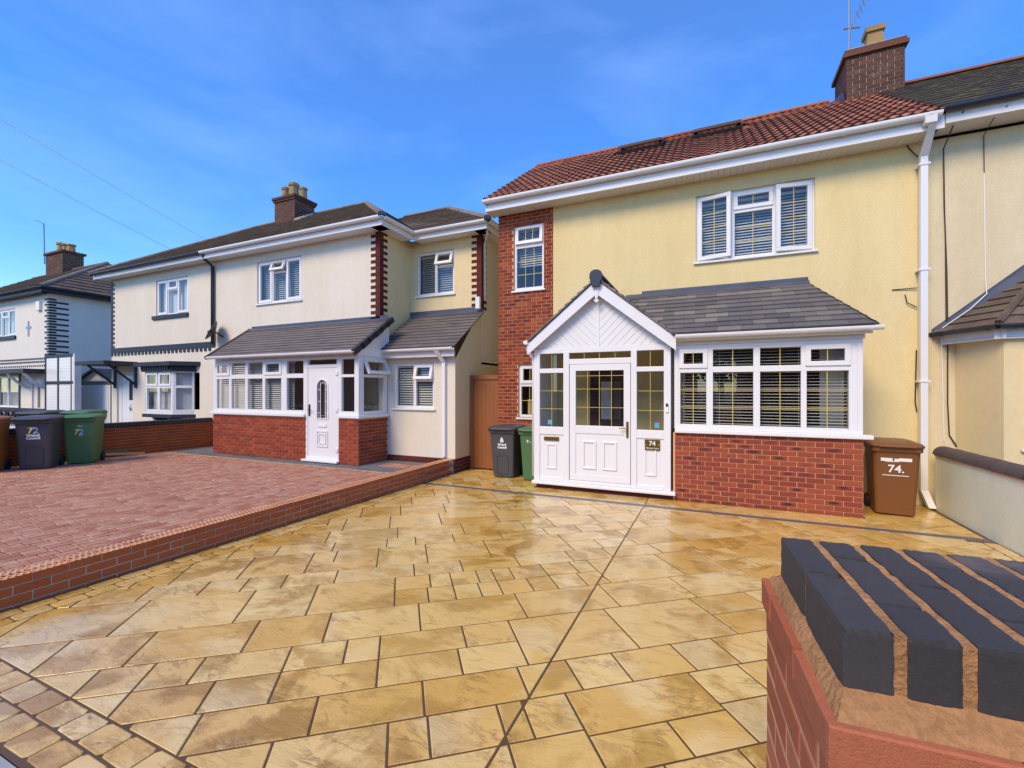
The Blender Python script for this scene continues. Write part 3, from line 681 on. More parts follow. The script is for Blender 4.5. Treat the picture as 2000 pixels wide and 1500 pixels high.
# chimney on the party wall
ch = MB(); chm = part('chimney', MB().box(2.56, 3.50, 11.15, 12.05, 7.3, 8.78), 'mortar_g', H)
def ring_bricks(mb, x0, x1, y0, y1, z0, z1):
    for a, b, q0, q1 in courses(x0, x1, z0, z1): mb.box(a, b, y0-.006, y0+.05, q0, q1)
    k = 1
    for a, b, q0, q1 in courses(y0, y1, z0, z1, start=1): mb.box(x0-.006, x0+.05, a, b, q0, q1); mb.box(x1-.05, x1+.006, a, b, q0, q1)
ring_bricks(ch, 2.56, 3.50, 11.15, 12.05, 7.35, 8.6); part('chimney_bricks', ch, 'brick_chim', chm, kind='stuff')
cc = MB(); cc.box(2.50, 3.56, 11.09, 12.11, 8.6, 8.68); cc.box(2.53, 3.53, 11.12, 12.08, 8.68, 8.75); part('chimney_cap', cc, 'brick_chim', chm)
part('flashing', MB().add([(2.54, 11.12, 7.66), (3.52, 11.12, 7.66), (3.52, 10.98, 7.60), (2.54, 10.98, 7.60), (2.5, 11.1, 7.9), (2.5, 11.7, 8.12), (2.5, 11.7, 7.95), (2.5, 10.98, 7.60)], [(0, 1, 2, 3), (4, 5, 6, 7)]), 'lead', chm)
pp = MB(); pp.add([(2.95, 11.4, 8.74), (3.28, 11.4, 8.74), (3.28, 11.73, 8.74), (2.95, 11.73, 8.74), (2.99, 11.44, 9.2), (3.24, 11.44, 9.2), (3.24, 11.69, 9.2), (2.99, 11.69, 9.2)], [(0, 1, 5, 4), (1, 2, 6, 5), (2, 3, 7, 6), (3, 0, 4, 7)]); pp.box(2.95, 3.28, 11.4, 11.73, 9.2, 9.30); part('chimney_pot', pp, 'chimpot', chm)
ae = MB(); ae.tube([(2.62, 11.2, 8.3), (2.62, 11.2, 10.9)], .018, 6); ae.tube([(2.62, 11.2, 9.2), (3.1, 10.9, 10.1)], .012, 5); ae.tube([(2.52, 11.2, 9.25), (2.8, 11.2, 9.2)], .02, 5)
for i in range(9):
    p = Vector((2.62, 11.2, 9.2)).lerp(Vector((3.1, 10.9, 10.1)), .25+.09*i); ae.tube([p+Vector((-.06, -.1, .02)), p+Vector((.06, .1, -.02))], .005, 4)
ae.tube([(2.2, 11.0, 10.0), (2.62, 11.2, 10.15)], .02, 5)
part('aerial', ae, 'steel', chm)
# ---- bay window
B = FRONT(7.66); bx0, bx1 = -.52, 1.957
bay = part('bay_wall', MB().box(bx0-.03, bx1-.006, 7.664, 8.84, 0, 1.09), 'mortar_o', H)
brick_parts(B, bx0, bx1, -.015, 1.085, (), 'brick_bay', bay)
part('bay_sill', MB().box(bx0+.0, bx1+.10, 7.595, 7.74, 1.095, 1.155), 'upvc', H, bevel=.01)
lx = [(-.44, -.055), (.04, .60), (.69, 1.215), (1.285, 1.79)]
lights = []
for i, (a, b) in enumerate(lx): lights += [(a, b, 1.235, 2.06, 'f', 1, 2), (a, b, 2.15, 2.42, 's' if i in (0, 3) else 'f', 1, 0)]
w = window(B, -.53, 1.95, 1.156, 2.50, lights, H, fw=.06, d=.0, dep=.07, sill=0)
part('bay_post', MB().box(1.82, 1.951, 7.665, 7.9, 1.156, 2.50), 'upvc', H, bevel=.004)
part('bay_return', MB().box(1.90, 1.95, 7.9, 8.85, 1.156, 2.50), 'upvc', H)
blind(B, -.46, 1.8, 1.2, 2.42, .16, w, .047, 10)
part('curtain', MB(B).box(1.5, 1.8, .30, .33, 1.2, 2.45), 'curtain', w)
part('bay_head', MB().box(-.53, 1.97, 7.645, 8.85, 2.503, 2.60), 'upvc_old', H, bevel=.005)
bg_ = gutter([(-.50, 7.48, 2.64), (2.13, 7.48, 2.64)], 'upvc', H, .05, brackets=.85); part('bay_fascia', MB().box(-.5, 2.03, 7.55, 7.575, 2.56, 2.68), 'upvc', H)
e0 = Vector((-.55, 7.45, 2.67)); bs = Vector((0, 8.83-7.45, 3.60-2.67)); TB = plane_T(e0, (1, 0, 0), bs); hl = bs.length
br = part('bay_roof', MB().add([(-.5, 7.5, 2.66), (2.05, 7.5, 2.66), (1.50, 8.84, 3.57), (-1.7, 8.84, 3.57), (2.05, 8.84, 2.66)], [(0, 1, 2, 3), (1, 4, 2)]), 'slate_tile', H)
tiles_parts(TB, [(0, 0), (2.62, 0), (2.05, hl-.12), (-1.0, hl-.12)], .33, .163, 'slate_tile', br, thick=.012, lift=.016)
hp = MB(); 
for i in range(9):
    t0, t1 = i/9, (i+1.12)/9; A = Vector((2.07, 7.45, 2.68)); Bp = Vector((1.50, 8.80, 3.57)); p, q = A.lerp(Bp, t0)+Vector((0, 0, .03)), A.lerp(Bp, min(1, t1))+Vector((0, 0, .01))
    hp.add([p+Vector((-.03, -.02, 0)), p+Vector((.04, .05, -.05)), q+Vector((.04, .05, -.05)), q+Vector((-.03, -.02, 0))], [(0, 1, 2, 3)])
part('hip_edge', hp, 'slate_tile', br, kind='stuff')
part('flashing', MB(TB).box(-.95, 2.06, hl-.15, hl+.02, .012, .026), 'lead', br); part('flashing', MB().box(-1.2, 1.5, 8.825, 8.846, 3.58, 3.68), 'lead', br)
# ---- gabled porch
P = FRONT(7.62); px0, px1, pm = -2.955, -.583, -1.77
part('porch_plinth', MB().box(px0+.04, px1+.03, 7.645, 8.84, 0, .075), 'brick_quoin', H)
part('porch_sill', MB().box(px0-.03, px1+.075, 7.565, 7.75, .078, .135), 'upvc', H, bevel=.012)
pf = MB(P); D0, D1 = 0, .075; T0 = 2.47
posts = [(px0, -2.845), (-2.395, -2.29), (-1.215, -1.12), (-.69, px1)]
for a, b in posts: pf.box(a, b, D0, D1, .136, T0)
pf.box(px0, px1, D0+.002, D1, T0-.03, T0+.06)
for a, b in ((-2.845, -2.395), (-1.12, -.69)):
    pf.box(a, b, D0+.003, D1-.002, 2.09, 2.17); pf.box(a, b, D0+.003, D1-.002, .98, 1.12); pf.box(a, b, D0+.003, D1-.002, .137, .21)
pf.box(-2.29, -1.215, D0+.003, D1-.002, 2.235, 2.33); pf.box(-2.29, -1.215, D0+.003, D1-.002, .137, .19)
pw = part('porch_frame', pf, 'upvc', H, bevel=.005)
for a, b in ((-2.845, -2.395), (-1.12, -.69)):
    for q0, q1, nz_ in ((2.17, 2.44, 0), (1.12, 2.09, 2)):
        part('pane', MB(P).box(a, b, .03, .036, q0, q1), 'glass', pw)
        xm = (a+b)/2; part('glazing_bar', MB(P).box(xm-.0035, xm+.0035, .026, .039, q0, q1), 'gold', pw)
        for i in range(nz_): z = q0+(q1-q0)*(i+1)/3; part('glazing_bar', MB(P).box(a, b, .0255, .0385, z-.0035, z+.0035), 'gold', pw)
    pn = part('lower_panel', MB(P).box(a, b, .02, .04, .21, .98), 'upvc', pw); xm = (a+b)/2
    mo = MB(P); frame_mb(mo, xm-.10, xm+.10, .36, .82, .035, .004, .02); part('panel_moulding', mo, 'upvc', pw, bevel=.008)
part('pane', MB(P).box(-2.29, -1.215, .03, .036, 2.33, 2.44), 'glass', pw)
for i in (1, 2, 3): x = -2.29+1.075*i/4; part('glazing_bar', MB(P).box(x-.0035, x+.0035, .026, .039, 2.33, 2.44), 'gold', pw)
# door leaf
dm = MB(P); dx0, dx1 = -2.28, -1.225; frame_mb(dm, dx0, dx1, .195, 2.23, .11, .008, .06); dm.box(dx0+.11, dx1-.11, .01, .058, 1.02, 1.16); dm.box(dx0+.11, dx1-.11, .022, .05, .305, 1.02)
dr_ = part('door', dm, 'upvc', H, bevel=.005)
part('pane', MB(P).box(dx0+.11, dx1-.11, .03, .036, 1.16, 2.12), 'glass', dr_)
for i in (1, 2, 3): x = dx0+.11+(dx1-dx0-.22)*i/4; part('glazing_bar', MB(P).box(x-.0035, x+.0035, .026, .04, 1.16, 2.12), 'gold', dr_)
for z in (1.48, 1.80, 2.03): part('glazing_bar', MB(P).box(dx0+.11, dx1-.11, .0255, .0395, z-.0035, z+.0035), 'gold', dr_)
for xm in (-1.93, -1.575): mo = MB(P); frame_mb(mo, xm-.125, xm+.125, .40, .90, .04, .004, .022); part('panel_moulding', mo, 'upvc', dr_, bevel=.008)
hd = MB(P); hd.box(-1.29, -1.255, -.012, .008, .98, 1.25); hd.tube([(-1.272, -.01, 1.14), (-1.272, -.05, 1.14), (-1.40, -.055, 1.14)], .010, 8); part('handle', hd, 'brass', dr_, bevel=.003)
part('letterbox', MB(P).box(-2.76, -2.48, -.004, .021, .87, .94), 'brass', pw, bevel=.004)
part('door_bell', MB(P).box(-.66, -.62, -.025, .0, 1.42, 1.57), 'paint_w', pw, bevel=.004); part('bell_camera', MB(P).box(-.657, -.623, -.028, -.002, 1.51, 1.566), 'dark', pw)
for x, z in ((-2.66, 1.16), (-.80, 1.16)): part('sticker', MB(P).box(x-.035, x+.035, .026, .029, z, z+.08), 'sticker', pw)
sg = part('number_plate', MB(P).box(-.99, -.75, -.002, .021, .79, .965), 'brass', H, bevel=.003)
RX = Matrix.Rotation(R(90), 4, 'X')
part('number', text_mb('74', .105, Matrix.Translation((-.87, 7.617, .868)) @ RX, .001, bold=.002), 'paint_w', sg); part('lettering', text_mb('Noose Lane', .042, Matrix.Translation((-.87, 7.617, .812)) @ RX, .001), 'paint_w', sg)
for x in (-.972, -.768): part('screw', MB(Matrix.Translation((x, 7.619, .878)) @ RX).lathe([(.006, -.001), (.006, .003)], 0, 0, 8), 'paint_w', sg)
# porch side walls, inner front door
ps = MB(); ps.box(px0+.0, px0+.04, 7.70, 8.85, .07, 2.5); ps.box(px1-.04, px1, 7.70, 8.85, .07, 2.5); part('porch_side', ps, 'upvc', H)
fd = part('inner_door', MB(F).box(-2.22, -1.36, .03, .09, .12, 2.2), 'innerdoor', H); part('pane', MB(F).box(-2.0, -1.78, .022, .029, 1.2, 1.95), 'curtain', fd); part('pane', MB(F).box(-1.75, -1.6, .022, .029, 1.2, 1.95), 'dark_in', fd)
part('porch_floor', MB().box(px0+.04, px1-.04, 7.70, 8.84, .06, .10), 'floor_in', H); part('porch_ceiling', MB().box(px0+.02, px1-.02, 7.69, 8.84, 2.5, 2.53), 'upvc', H)
part('inner_window', MB(F).box(-2.75, -2.55, -.03, .0, .9, 2.1), 'upvc', H)
# gable: diagonal boards, bargeboards, roof
ge, gp = 2.535, 3.52; hw = 1.17
tri = [(pm-hw, ge), (pm+hw, ge), (pm, gp)]
gbk = part('gable', MB(FRONT(7.655)).add([(pm-hw-.05, 0, ge-.02), (pm+hw+.05, 0, ge-.02), (pm, 0, gp+.03)], [(0, 1, 2)]), 'upvc_old', H)
bwid = .098; dgl = math.sqrt(.5)
for side in (-1, 1):
    tri_h = [(pm, ge), (pm+side*hw, ge), (pm, gp)] if side > 0 else [(pm-hw, ge), (pm, ge), (pm, gp)]
    for i in range(-14, 16):
        # boards run from the centre strip down and outwards
        o = i*bwid*math.sqrt(2); L_ = 2.2
        a = (pm, ge+o); q = [a, (a[0]+side*L_, a[1]+L_), (a[0]+side*L_, a[1]+L_+bwid*1.414-.008), (a[0], a[1]+bwid*1.414-.008)]
        if side < 0: q = q[::-1]
        p = clip(q, tri_h)
        if len(p) >= 3 and area(p) > .0008: mb = MB(FRONT(7.645)); mb.prism(p, lambda t, d: (t[0], d, t[1]), .0, .009); part('gable_board', mb, 'upvc', gbk)
part('gable_strip', MB(FRONT(7.638)).box(pm-.022, pm+.022, 0, .012, ge, gp-.05), 'upvc', gbk)
rise = 3.66-2.62; run = 1.27
for side in (-1, 1):
    bb = MB(); ux = Vector((side*run, 0, -rise)).normalized(); nn = Vector((side*rise, 0, run)).normalized(); ap = Vector((pm, 7.50, 3.66)); ln = math.hypot(run, rise)
    bb.add([ap+Vector((0, 0, 0)), ap+ux*ln, ap+ux*ln+Vector((0, 0, -.20)), ap+Vector((0, 0, -.24)), ap+Vector((0, .03, 0)), ap+ux*ln+Vector((0, .03, 0)), ap+ux*ln+Vector((0, .03, -.20)), ap+Vector((0, .03, -.24))],
           [(0, 1, 2, 3) if side < 0 else (3, 2, 1, 0), (4, 5, 6, 7) if side > 0 else (7, 6, 5, 4), (0, 4, 5, 1), (1, 5, 6, 2), (2, 6, 7, 3)])
    part('bargeboard', bb, 'upvc', H, bevel=.004)
    sf = MB(); o = ap+Vector((0, .03, -.05)); sf.add([o, o+ux*ln, o+ux*ln+Vector((0, .13, 0)), o+Vector((0, .13, 0))], [(0, 1, 2, 3)]); part('porch_soffit', sf, 'upvc_old', H)
    TP = plane_T(ap+nn*.02+ux*(ln+.06)+Vector((0, -.03, 0)), (0, side*1, 0) if side > 0 else (0, -1, 0), -ux)
    prf = part('porch_roof', MB().add([ap+nn*.01, ap+ux*(ln+.03)+nn*.01, ap+ux*(ln+.03)+nn*.01+Vector((0, 1.4, 0)), ap+nn*.01+Vector((0, 1.4, 0))], [(0, 1, 2, 3)]), 'slate_tile', H)
    po = [(0, 0), (1.4, 0), (1.4, ln+.05), (0, ln+.05)] if side > 0 else [(-1.4, 0), (0, 0), (0, ln+.05), (-1.4, ln+.05)]
    tiles_parts(TP, po, .28, .145, 'slate_tile', prf, thick=.02, lift=.026)
q = MB(); q.prism([(-.105, -.02)]+[(-.105*math.cos(math.pi*i/10), .04+.085*math.sin(math.pi*i/10)) for i in range(11)]+[(.105, -.02), (.062, -.17), (-.062, -.17)], lambda p, d: (pm+p[0], 7.43+d, 3.70+p[1]), 0, .05)
part('ridge_end', q, 'blackgutter', H, bevel=.006)
q = MB(); q.prism([(-.12*math.cos(math.pi*i/10), .09*math.sin(math.pi*i/10)) for i in range(11)], lambda p, d: (pm+p[0], 7.48+d, 3.70+p[1]), 0, 1.37); part('porch_ridge', q, 'slate_tile', H)
fn = MB(); fn.add([(pm-.05, 7.49, 3.54), (pm+.05, 7.49, 3.54), (pm+.018, 7.49, 3.33), (pm-.018, 7.49, 3.33)]+[(pm-.05, 7.515, 3.54), (pm+.05, 7.515, 3.54), (pm+.018, 7.515, 3.33), (pm-.018, 7.515, 3.33)], [(3, 2, 1, 0), (4, 5, 6, 7), (0, 1, 5, 4), (1, 2, 6, 5), (2, 3, 7, 6), (3, 0, 4, 7)])
fn.prism([(-.045, 0), (0, -.04), (.045, 0), (0, .035)], lambda p, d: (pm+p[0], 7.49+d, 3.31+p[1]), 0, .025); part('finial', fn, 'upvc', H)
for x0, x1 in ((px0-.16, px0-.06), (px1+.07, px1+.17)):
    part('porch_gutter', MB().box(x0, x1, 7.47, 8.84, 2.60, 2.68), 'upvc', H, bevel=.02)
pp_ = MB(); pp_.tube([(px0-.11, 7.56, 2.6), (px0-.11, 7.60, 2.5), (px0-.02, 7.66, 2.35), (px0-.02, 7.66, .2)], .034, 10); part('porch_downpipe', pp_, 'upvc', H, smooth=True)
# loose cables on the wall
cb = MB(); cb.tube([(2.80, 8.84, 5.60), (2.85, 8.83, 5.5), (2.93, 8.82, 5.38)], .009, 5); cb.tube([(2.62, 8.84, 3.36), (2.92, 8.82, 3.36)], .008, 5); cb.tube([(2.78, 8.84, 3.27), (2.80, 8.82, 3.14), (2.92, 8.82, 3.06)], .008, 5); cb.tube([(2.915, 8.83, 2.4), (2.90, 8.83, 1.6), (2.92, 8.83, 1.45)], .009, 5)
part('cable', cb, 'cable', H)
# ================= the attached neighbour on the right
Q = thing('house', 'cream rendered house joined to the yellow one, mossy dark roof and black gutter', 'house', (6.2, 11.6, 0), 0, 'houses along this side of the street')
part('shell', MB().box(3.103, 9.5, WY+.02, 14.6, 0, 5.62), 'cream76', Q)
part('fascia', MB().box(3.13, 9.6, 8.47, 8.495, 5.66, 5.84), 'upvc_old', Q); part('soffit', MB().box(3.11, 9.6, 8.497, 8.868, 5.665, 5.675), 'upvc_old', Q)
gutter([(3.10, 8.405, 5.86), (9.6, 8.405, 5.86)], 'blackgutter', Q, .06, brackets=.9)
T76 = plane_T((3.1, ry0, rz0+.03), (1, 0, 0), sl)
r76 = part('roof', MB().add([(3.1, ry0+.05, rz0+.02), (9.6, ry0+.05, rz0+.02), (9.6, rY, rZ), (3.1, rY, rZ), (9.6, 14.9, rz0), (3.1, 14.9, rz0)], [(0, 1, 2, 3), (3, 2, 4, 5)]), 'moss_tile', Q)
tiles_stuff('roof_tiles', T76, [(0, 0), (6.5, 0), (6.5, SL), (0, SL)], .24, .24, 'moss_tile', r76, thick=.014, lift=.018)
q = MB(); q.prism([(-.11*math.cos(math.pi*i/8), .085*math.sin(math.pi*i/8)) for i in range(9)], lambda p, d: (3.5+d, rY+p[0], rZ+.01+p[1]), 0, 6); part('ridge', q, 'pantile', r76)
fw_ = [(3.39, 8.86), (3.62, 8.18), (5.6, 8.18), (5.85, 8.86)]
bm_ = MB(); bm_.prism(fw_, lambda p, d: (p[0], p[1], d), 0, 2.55); b76 = part('bay_wall', bm_, 'butter', Q)
window(Matrix.Translation((0, 8.18, 0)), 3.82, 5.4, 1.0, 2.3, [(3.88, 4.55, 1.06, 2.24, 'f', 0, 0), (4.62, 5.34, 1.06, 2.24, 'f', 0, 0)], Q, d=-.03, dep=.06)
ev = [Vector((3.10, 8.87, 2.64)), Vector((3.50, 8.02, 2.64)), Vector((5.75, 8.02, 2.64)), Vector((6.15, 8.87, 2.64))]; tp = [Vector((4.45, 8.87, 3.66)), Vector((4.9, 8.87, 3.66))]
fa = MB()
for a, b in zip(ev, ev[1:]):
    n_ = (b-a).cross(Vector((0, 0, 1))).normalized(); i_ = -n_*.10
    fa.add([a+i_+Vector((0, 0, -.02)), b+i_+Vector((0, 0, -.02)), b+i_+Vector((0, 0, -.17)), a+i_+Vector((0, 0, -.17))], [(0, 1, 2, 3)])
part('bay_fascia', fa, 'upvc', Q); part('bay_soffit', MB().add([(3.2, 8.87, 2.5), (3.55, 8.1, 2.5), (5.7, 8.1, 2.5), (6.1, 8.87, 2.5)], [(0, 1, 2, 3)]), 'upvc', Q)
br76 = part('bay_roof', MB().add([*ev, *tp], [(0, 1, 4), (1, 2, 5, 4), (2, 3, 5)]), 'brown_tile', Q)
for a, b, ts in ((ev[0], ev[1], [tp[0]]), (ev[1], ev[2], [tp[1], tp[0]])):
    u_ = (b-a).normalized(); nrm = (b-a).cross(ts[0]-a).normalized(); T_ = plane_T(a, u_, nrm.cross(u_)); tiles_parts(T_, [(0, 0), ((b-a).length, 0)]+[loc2(T_, t) for t in ts], .28, .17, 'brown_tile', br76, thick=.016, lift=.022)
    gutter([a+Vector((0, 0, .0)), b+Vector((0, 0, .0))], 'blackgutter', Q, .05, brackets=.5)
hp = MB(); hp.tube([ev[1]+Vector((0, 0, .04)), tp[0]+Vector((0, 0, .03))], .045, 6); part('hip', hp, 'brown_tile', br76)
a = ev[0]; b = tp[0]; fs_ = MB(); fs_.add([a+Vector((-.08, -.012, -.03)), b+Vector((-.1, -.012, .06)), b+Vector((.02, -.2, -.05)), a+Vector((.08, -.16, -.0))], [(0, 3, 2, 1)]); fs_.add([a+Vector((-.1, -.006, -.02)), a+Vector((.02, -.006, -.02)), b+Vector((.0, -.006, .02)), b+Vector((-.12, -.006, .10))], [(0, 1, 2, 3)])
part('flashing', fs_, 'lead', br76)
cb = MB(); cb.tube([(3.32, 8.45, 5.78), (3.26, 8.6, 5.66), (3.24, 8.84, 5.45), (3.25, 8.85, 4.6), (3.28, 8.85, 3.6), (3.29, 8.85, 2.8), (3.29, 8.85, 1.6), (3.31, 8.85, 1.1), (3.40, 8.85, .92)], .009, 5)
cb.tube([(3.25, 8.855, 5.3), (3.265, 8.855, 4.0), (3.275, 8.855, 2.7)], .006, 5); cb.tube([(3.78, 8.45, 5.74), (3.70, 8.6, 5.66), (3.70, 8.855, 5.55), (3.705, 8.855, 5.0)], .006, 5); part('cable', cb, 'cable', Q)
cb = MB(); cb.tube([(3.705, 8.858, 5.0), (3.72, 8.855, 3.4), (3.72, 8.82, 3.2), (3.5, 8.72, 2.98), (3.2, 8.76, 2.72), (3.22, 8.85, 2.6), (3.25, 8.85, 1.0)], .006, 5); part('pale_cable', cb, 'cable_w', Q)

# ================= the cream semi with brick quoins (number 72) and its other half
S = thing('house', 'cream house with red brick quoins, brick-based white porch and two-storey side extension', 'house', (-9, 11, .17), 0, 'houses along this side of the street')
G = .17; MY = 8.25; FM = FRONT(MY); EYU = 9.41; FE = FRONT(EYU)
XP, XC, XE = -13.09, -7.07, -5.0
MW = (-11.30, -9.62, 4.12, 5.26); EW = (-6.868, -5.755, 4.17, 5.27); LWn = (-6.64, -5.54, 1.37, 2.39)
part('shell', MB().add([(XP, MY, 0), (XP, 14.5, 0), (XE, 14.5, 0), (XP, MY, 5.6), (XP, 14.5, 5.6), (XE, 14.5, 5.6), (XE, EYU, 2.4), (XE, EYU, 5.6), (XE, 14.5, 2.4)], [(1, 2, 5, 4), (6, 8, 5, 7)]), 'cream', S)
part('extension_side', MB().add([(XE, 8.22, 0), (XE, 14.5, 0), (XE, 14.5, 2.45), (XE, 8.22, 2.45), (XE, EYU, 2.45), (XE, EYU, 3.75)], [(0, 1, 2, 3), (3, 4, 5)]), 'butter', S)
wall('wall', FM, XP, XC, 0, 5.6, [MW, (-11.3, -8.1, .4, 2.5)], 'cream', S, .1)
wall('return_wall', RIGHT(XC), MY, EYU, 2.5, 5.6, [], 'butter', S)
wall('extension_wall', FE, XC, XE, 2.5, 5.6, [EW], 'butter', S, .1)
wall('extension_lower_wall', FRONT(8.22), XC, XE, .30, 2.62, [LWn], 'cream', S, .1)
pb = part('brick_plinth', MB().box(XC, XE+.004, 8.225, 8.4, 0, .30), 'mortar_g', S); brick_stuff('plinth_bricks', FRONT(8.215), XC, XE+.006, .08, .30, (), 'brick_quoin', pb); brick_stuff('plinth_side_bricks', RIGHT(XE+.006), 8.22, 9.45, .005, .30, (), 'brick_quoin', pb)
fl = MB(); fl.box(XP+.02, XE-.02, 9.45, 14.4, 2.6, 2.75); fl.box(XP+.02, XC-.02, 8.4, 9.5, 2.6, 2.75); fl.box(XP+.02, XE-.02, 8.45, 14.4, .1, .2); fl.box(XP+.02, XE-.02, 9.5, 14.4, 5.58, 5.64); fl.box(XP+.02, XC-.02, 8.3, 9.5, 5.58, 5.64); fl.box(XP+.02, XE-.02, 12, 12.1, .2, 5.58); part('floor', fl, 'floor_in', S)
def three_light(T, o, par, opened, **k):
    a0, a1, z0, z1 = o; w3 = (a1-a0)
    xs = [a0+.05, a0+w3*.33-.025, a0+w3*.33+.035, a0+w3*.65-.03, a0+w3*.65+.03, a1-.05]
    return window(T, a0, a1, z0, z1, [(xs[0], xs[1], z0+.05, z1-.05, 's', 0, 0), (xs[2], xs[3], z0+.05, z1-.36, 'f', 0, 0), (xs[2], xs[3], z1-.31, z1-.05, *(('t', 0, 0, 24) if opened else ('s', 0, 0))), (xs[4], xs[5], z0+.05, z1-.05, 's', 0, 0)], par, fw=.05, d=.04, **k)
w = three_light(FM, MW, S, True); blind(FM, MW[0]+.05, MW[1]-.05, MW[2]+.05, MW[3]-.1, .18, w, .055)
def two_light(T, o, par, ang=18):
    a0, a1, z0, z1 = o; xm = a0+(a1-a0)*.5
    return window(T, a0, a1, z0, z1, [(a0+.06, xm-.03, z0+.06, z1-.06, 'f', 0, 0), (xm+.04, a1-.06, z0+.06, z1-.42, 'f', 0, 0), (xm+.04, a1-.06, z1-.36, z1-.06, 't', 0, 0, ang)], par, fw=.06, d=.04)
w = two_light(FE, EW, S, 20); blind(FE, EW[0]+.05, EW[1]-.05, EW[2]+.05, EW[3]-.1, .18, w, .055)
w = two_light(FRONT(8.22), LWn, S, 15); blind(FRONT(8.22), LWn[0]+.05, LWn[1]-.05, LWn[2]+.05, LWn[3]-.1, .14, w, .055)
for T_, a, z0 in ((FM, XC, 3.35), (FE, XE, 3.72)):
    z = z0; k = 0
    while z < 5.52:
        l = .26 if k % 2 else .12; l2 = .12 if k % 2 else .26
        part('quoin_brick', MB(T_).box(a-l, a+.012, -.012, -.0005, z, z+.071), 'brick_quoin', S); part('quoin_brick', MB(T_).box(a+.0005, a+.0125, -.0, l2, z, z+.071), 'brick_quoin', S); z += .075 if k % 2 else .075; k += 1
# roofs
EZ = 5.66
def eaves(a, b, par, mat='upvc', gm='upvc', g=True):
    a = Vector(a); b = Vector(b); u = (b-a).normalized(); n = u.cross(Vector((0, 0, 1)))     # n points outwards
    mb = MB(); mb.add([a+Vector((0, 0, -.17)), b+Vector((0, 0, -.17)), b, a]+[p-n*.025 for p in (a+Vector((0, 0, -.17)), b+Vector((0, 0, -.17)), b, a)], [(0, 1, 2, 3), (4, 5, 1, 0), (3, 2, 6, 7)]); part('fascia', mb, mat, par)
    so = MB(); c = .36; so.add([a-n*.026+Vector((0, 0, -.155)), b-n*.026+Vector((0, 0, -.155)), b-n*c+Vector((0, 0, -.155)), a-n*c+Vector((0, 0, -.155))], [(3, 2, 1, 0)]); part('soffit', so, mat, par)
    if g: gutter([a+n*.06+Vector((0, 0, -.0)), b+n*.06+Vector((0, 0, -.0))], gm, par, .058, brackets=1.1)
def roof_face(pts, nt, par, mat, tw, ex, **k):
    """pts: eave a, eave b, then the upper points, counter-clockwise seen from outside"""
    a, b = Vector(pts[0]), Vector(pts[1]); u = (b-a).normalized(); up = Vector(pts[2]); n = u.cross(up-b).normalized(); T = plane_T(a, u, n.cross(u))
    base = MB().add([Vector(p)-n*.01 for p in pts], [list(range(len(pts)))]); r = part(nt, base, mat, par); tiles_stuff('roof_tiles', T, [loc2(T, p) for p in pts], tw, ex, mat, r, lift=.034, thick=.02, jitter=.006, **k); return r
XL70 = -18.57
rdg = [(-15.4, 11.35, 7.9), (-10.25, 11.35, 7.9)]
eaves((XP, 7.9, EZ), (XC+.35, 7.9, EZ), S); eaves((XC+.35, 7.9, EZ), (XC+.35, EYU-.35, EZ), S); eaves((XC+.35, EYU-.35, EZ), (XE+.32, EYU-.35, EZ), S); eaves((XE+.32, EYU-.35, EZ), (XE+.32, 14.5, EZ), S)
roof_face([(XP, 7.84, EZ+.02), (XC+.41, 7.84, EZ+.02), rdg[1], (XP, 11.35, 7.9)], 'roof', S, 'brown_tile', .30, .30)
roof_face([(XC+.41, 7.84, EZ+.02), (XC+.41, 14.8, EZ+.02), rdg[1]], 'hip_roof', S, 'brown_tile', .30, .30)
er = [(-8.9, 11.6, 7.32), (-7.25, 11.6, 7.32)]
roof_face([(XC-1.5, 9.0, EZ+.02), (XE+.38, 9.0, EZ+.02), er[1], er[0], (-9.6, 10.3, 6.6)], 'extension_roof', S, 'brown_tile', .30, .30)
roof_face([(XE+.38, 9.0, EZ+.02), (XE+.38, 14.2, EZ+.02), er[1]], 'extension_hip', S, 'brown_tile', .30, .30)
def ridges(p, q, par, mat='ridge', L_=.45, r=.10):
    p = Vector(p); q = Vector(q); n = max(1, int((q-p).length/L_)); u = (q-p)/n; d = u.normalized(); sd = d.cross(Vector((0, 0, 1))).normalized(); up = sd.cross(d)
    for i in range(n):
        m = MB(); o = p+u*i; m.prism([(-r*math.cos(math.pi*t/6), r*.8*math.sin(math.pi*t/6)) for t in range(7)], lambda c, e: o+d*e+sd*c[0]+up*(c[1]-.02), -.005, u.length+.01+.004*(i % 2)); part('ridge_tile', m, mat, par)
ridges(rdg[1], (XC+.41, 7.84, EZ+.05), S); ridges(er[1], (XE+.38, 9.0, EZ+.05), S); ridges((XP, 11.35, 7.9), rdg[1], S); ridges(er[0], er[1], S)
chm = part('chimney', MB().box(-13.5, -12.55, 10.5, 11.3, 6.9, 8.25), 'mortar_g', S); c_ = MB(); ring_bricks(c_, -13.5, -12.55, 10.5, 11.3, 6.95, 8.12); part('chimney_bricks', c_, 'brick_chim', chm, kind='stuff')
c_ = MB(); c_.box(-13.54, -12.51, 10.46, 11.34, 8.12, 8.19); c_.box(-13.57, -12.48, 10.43, 11.37, 8.19, 8.27); part('chimney_cap', c_, 'brick_chim', chm)
for x, y, r_, h in ((-13.28, 10.75, .13, .45), (-12.95, 10.8, .17, .55), (-12.68, 10.95, .13, .42)): part('chimney_pot', MB().lathe([(r_, 8.25), (r_*.85, 8.25+h*.8), (r_*1.05, 8.25+h*.84), (r_*1.05, 8.25+h)], x, y, 8), 'chimpot', chm)
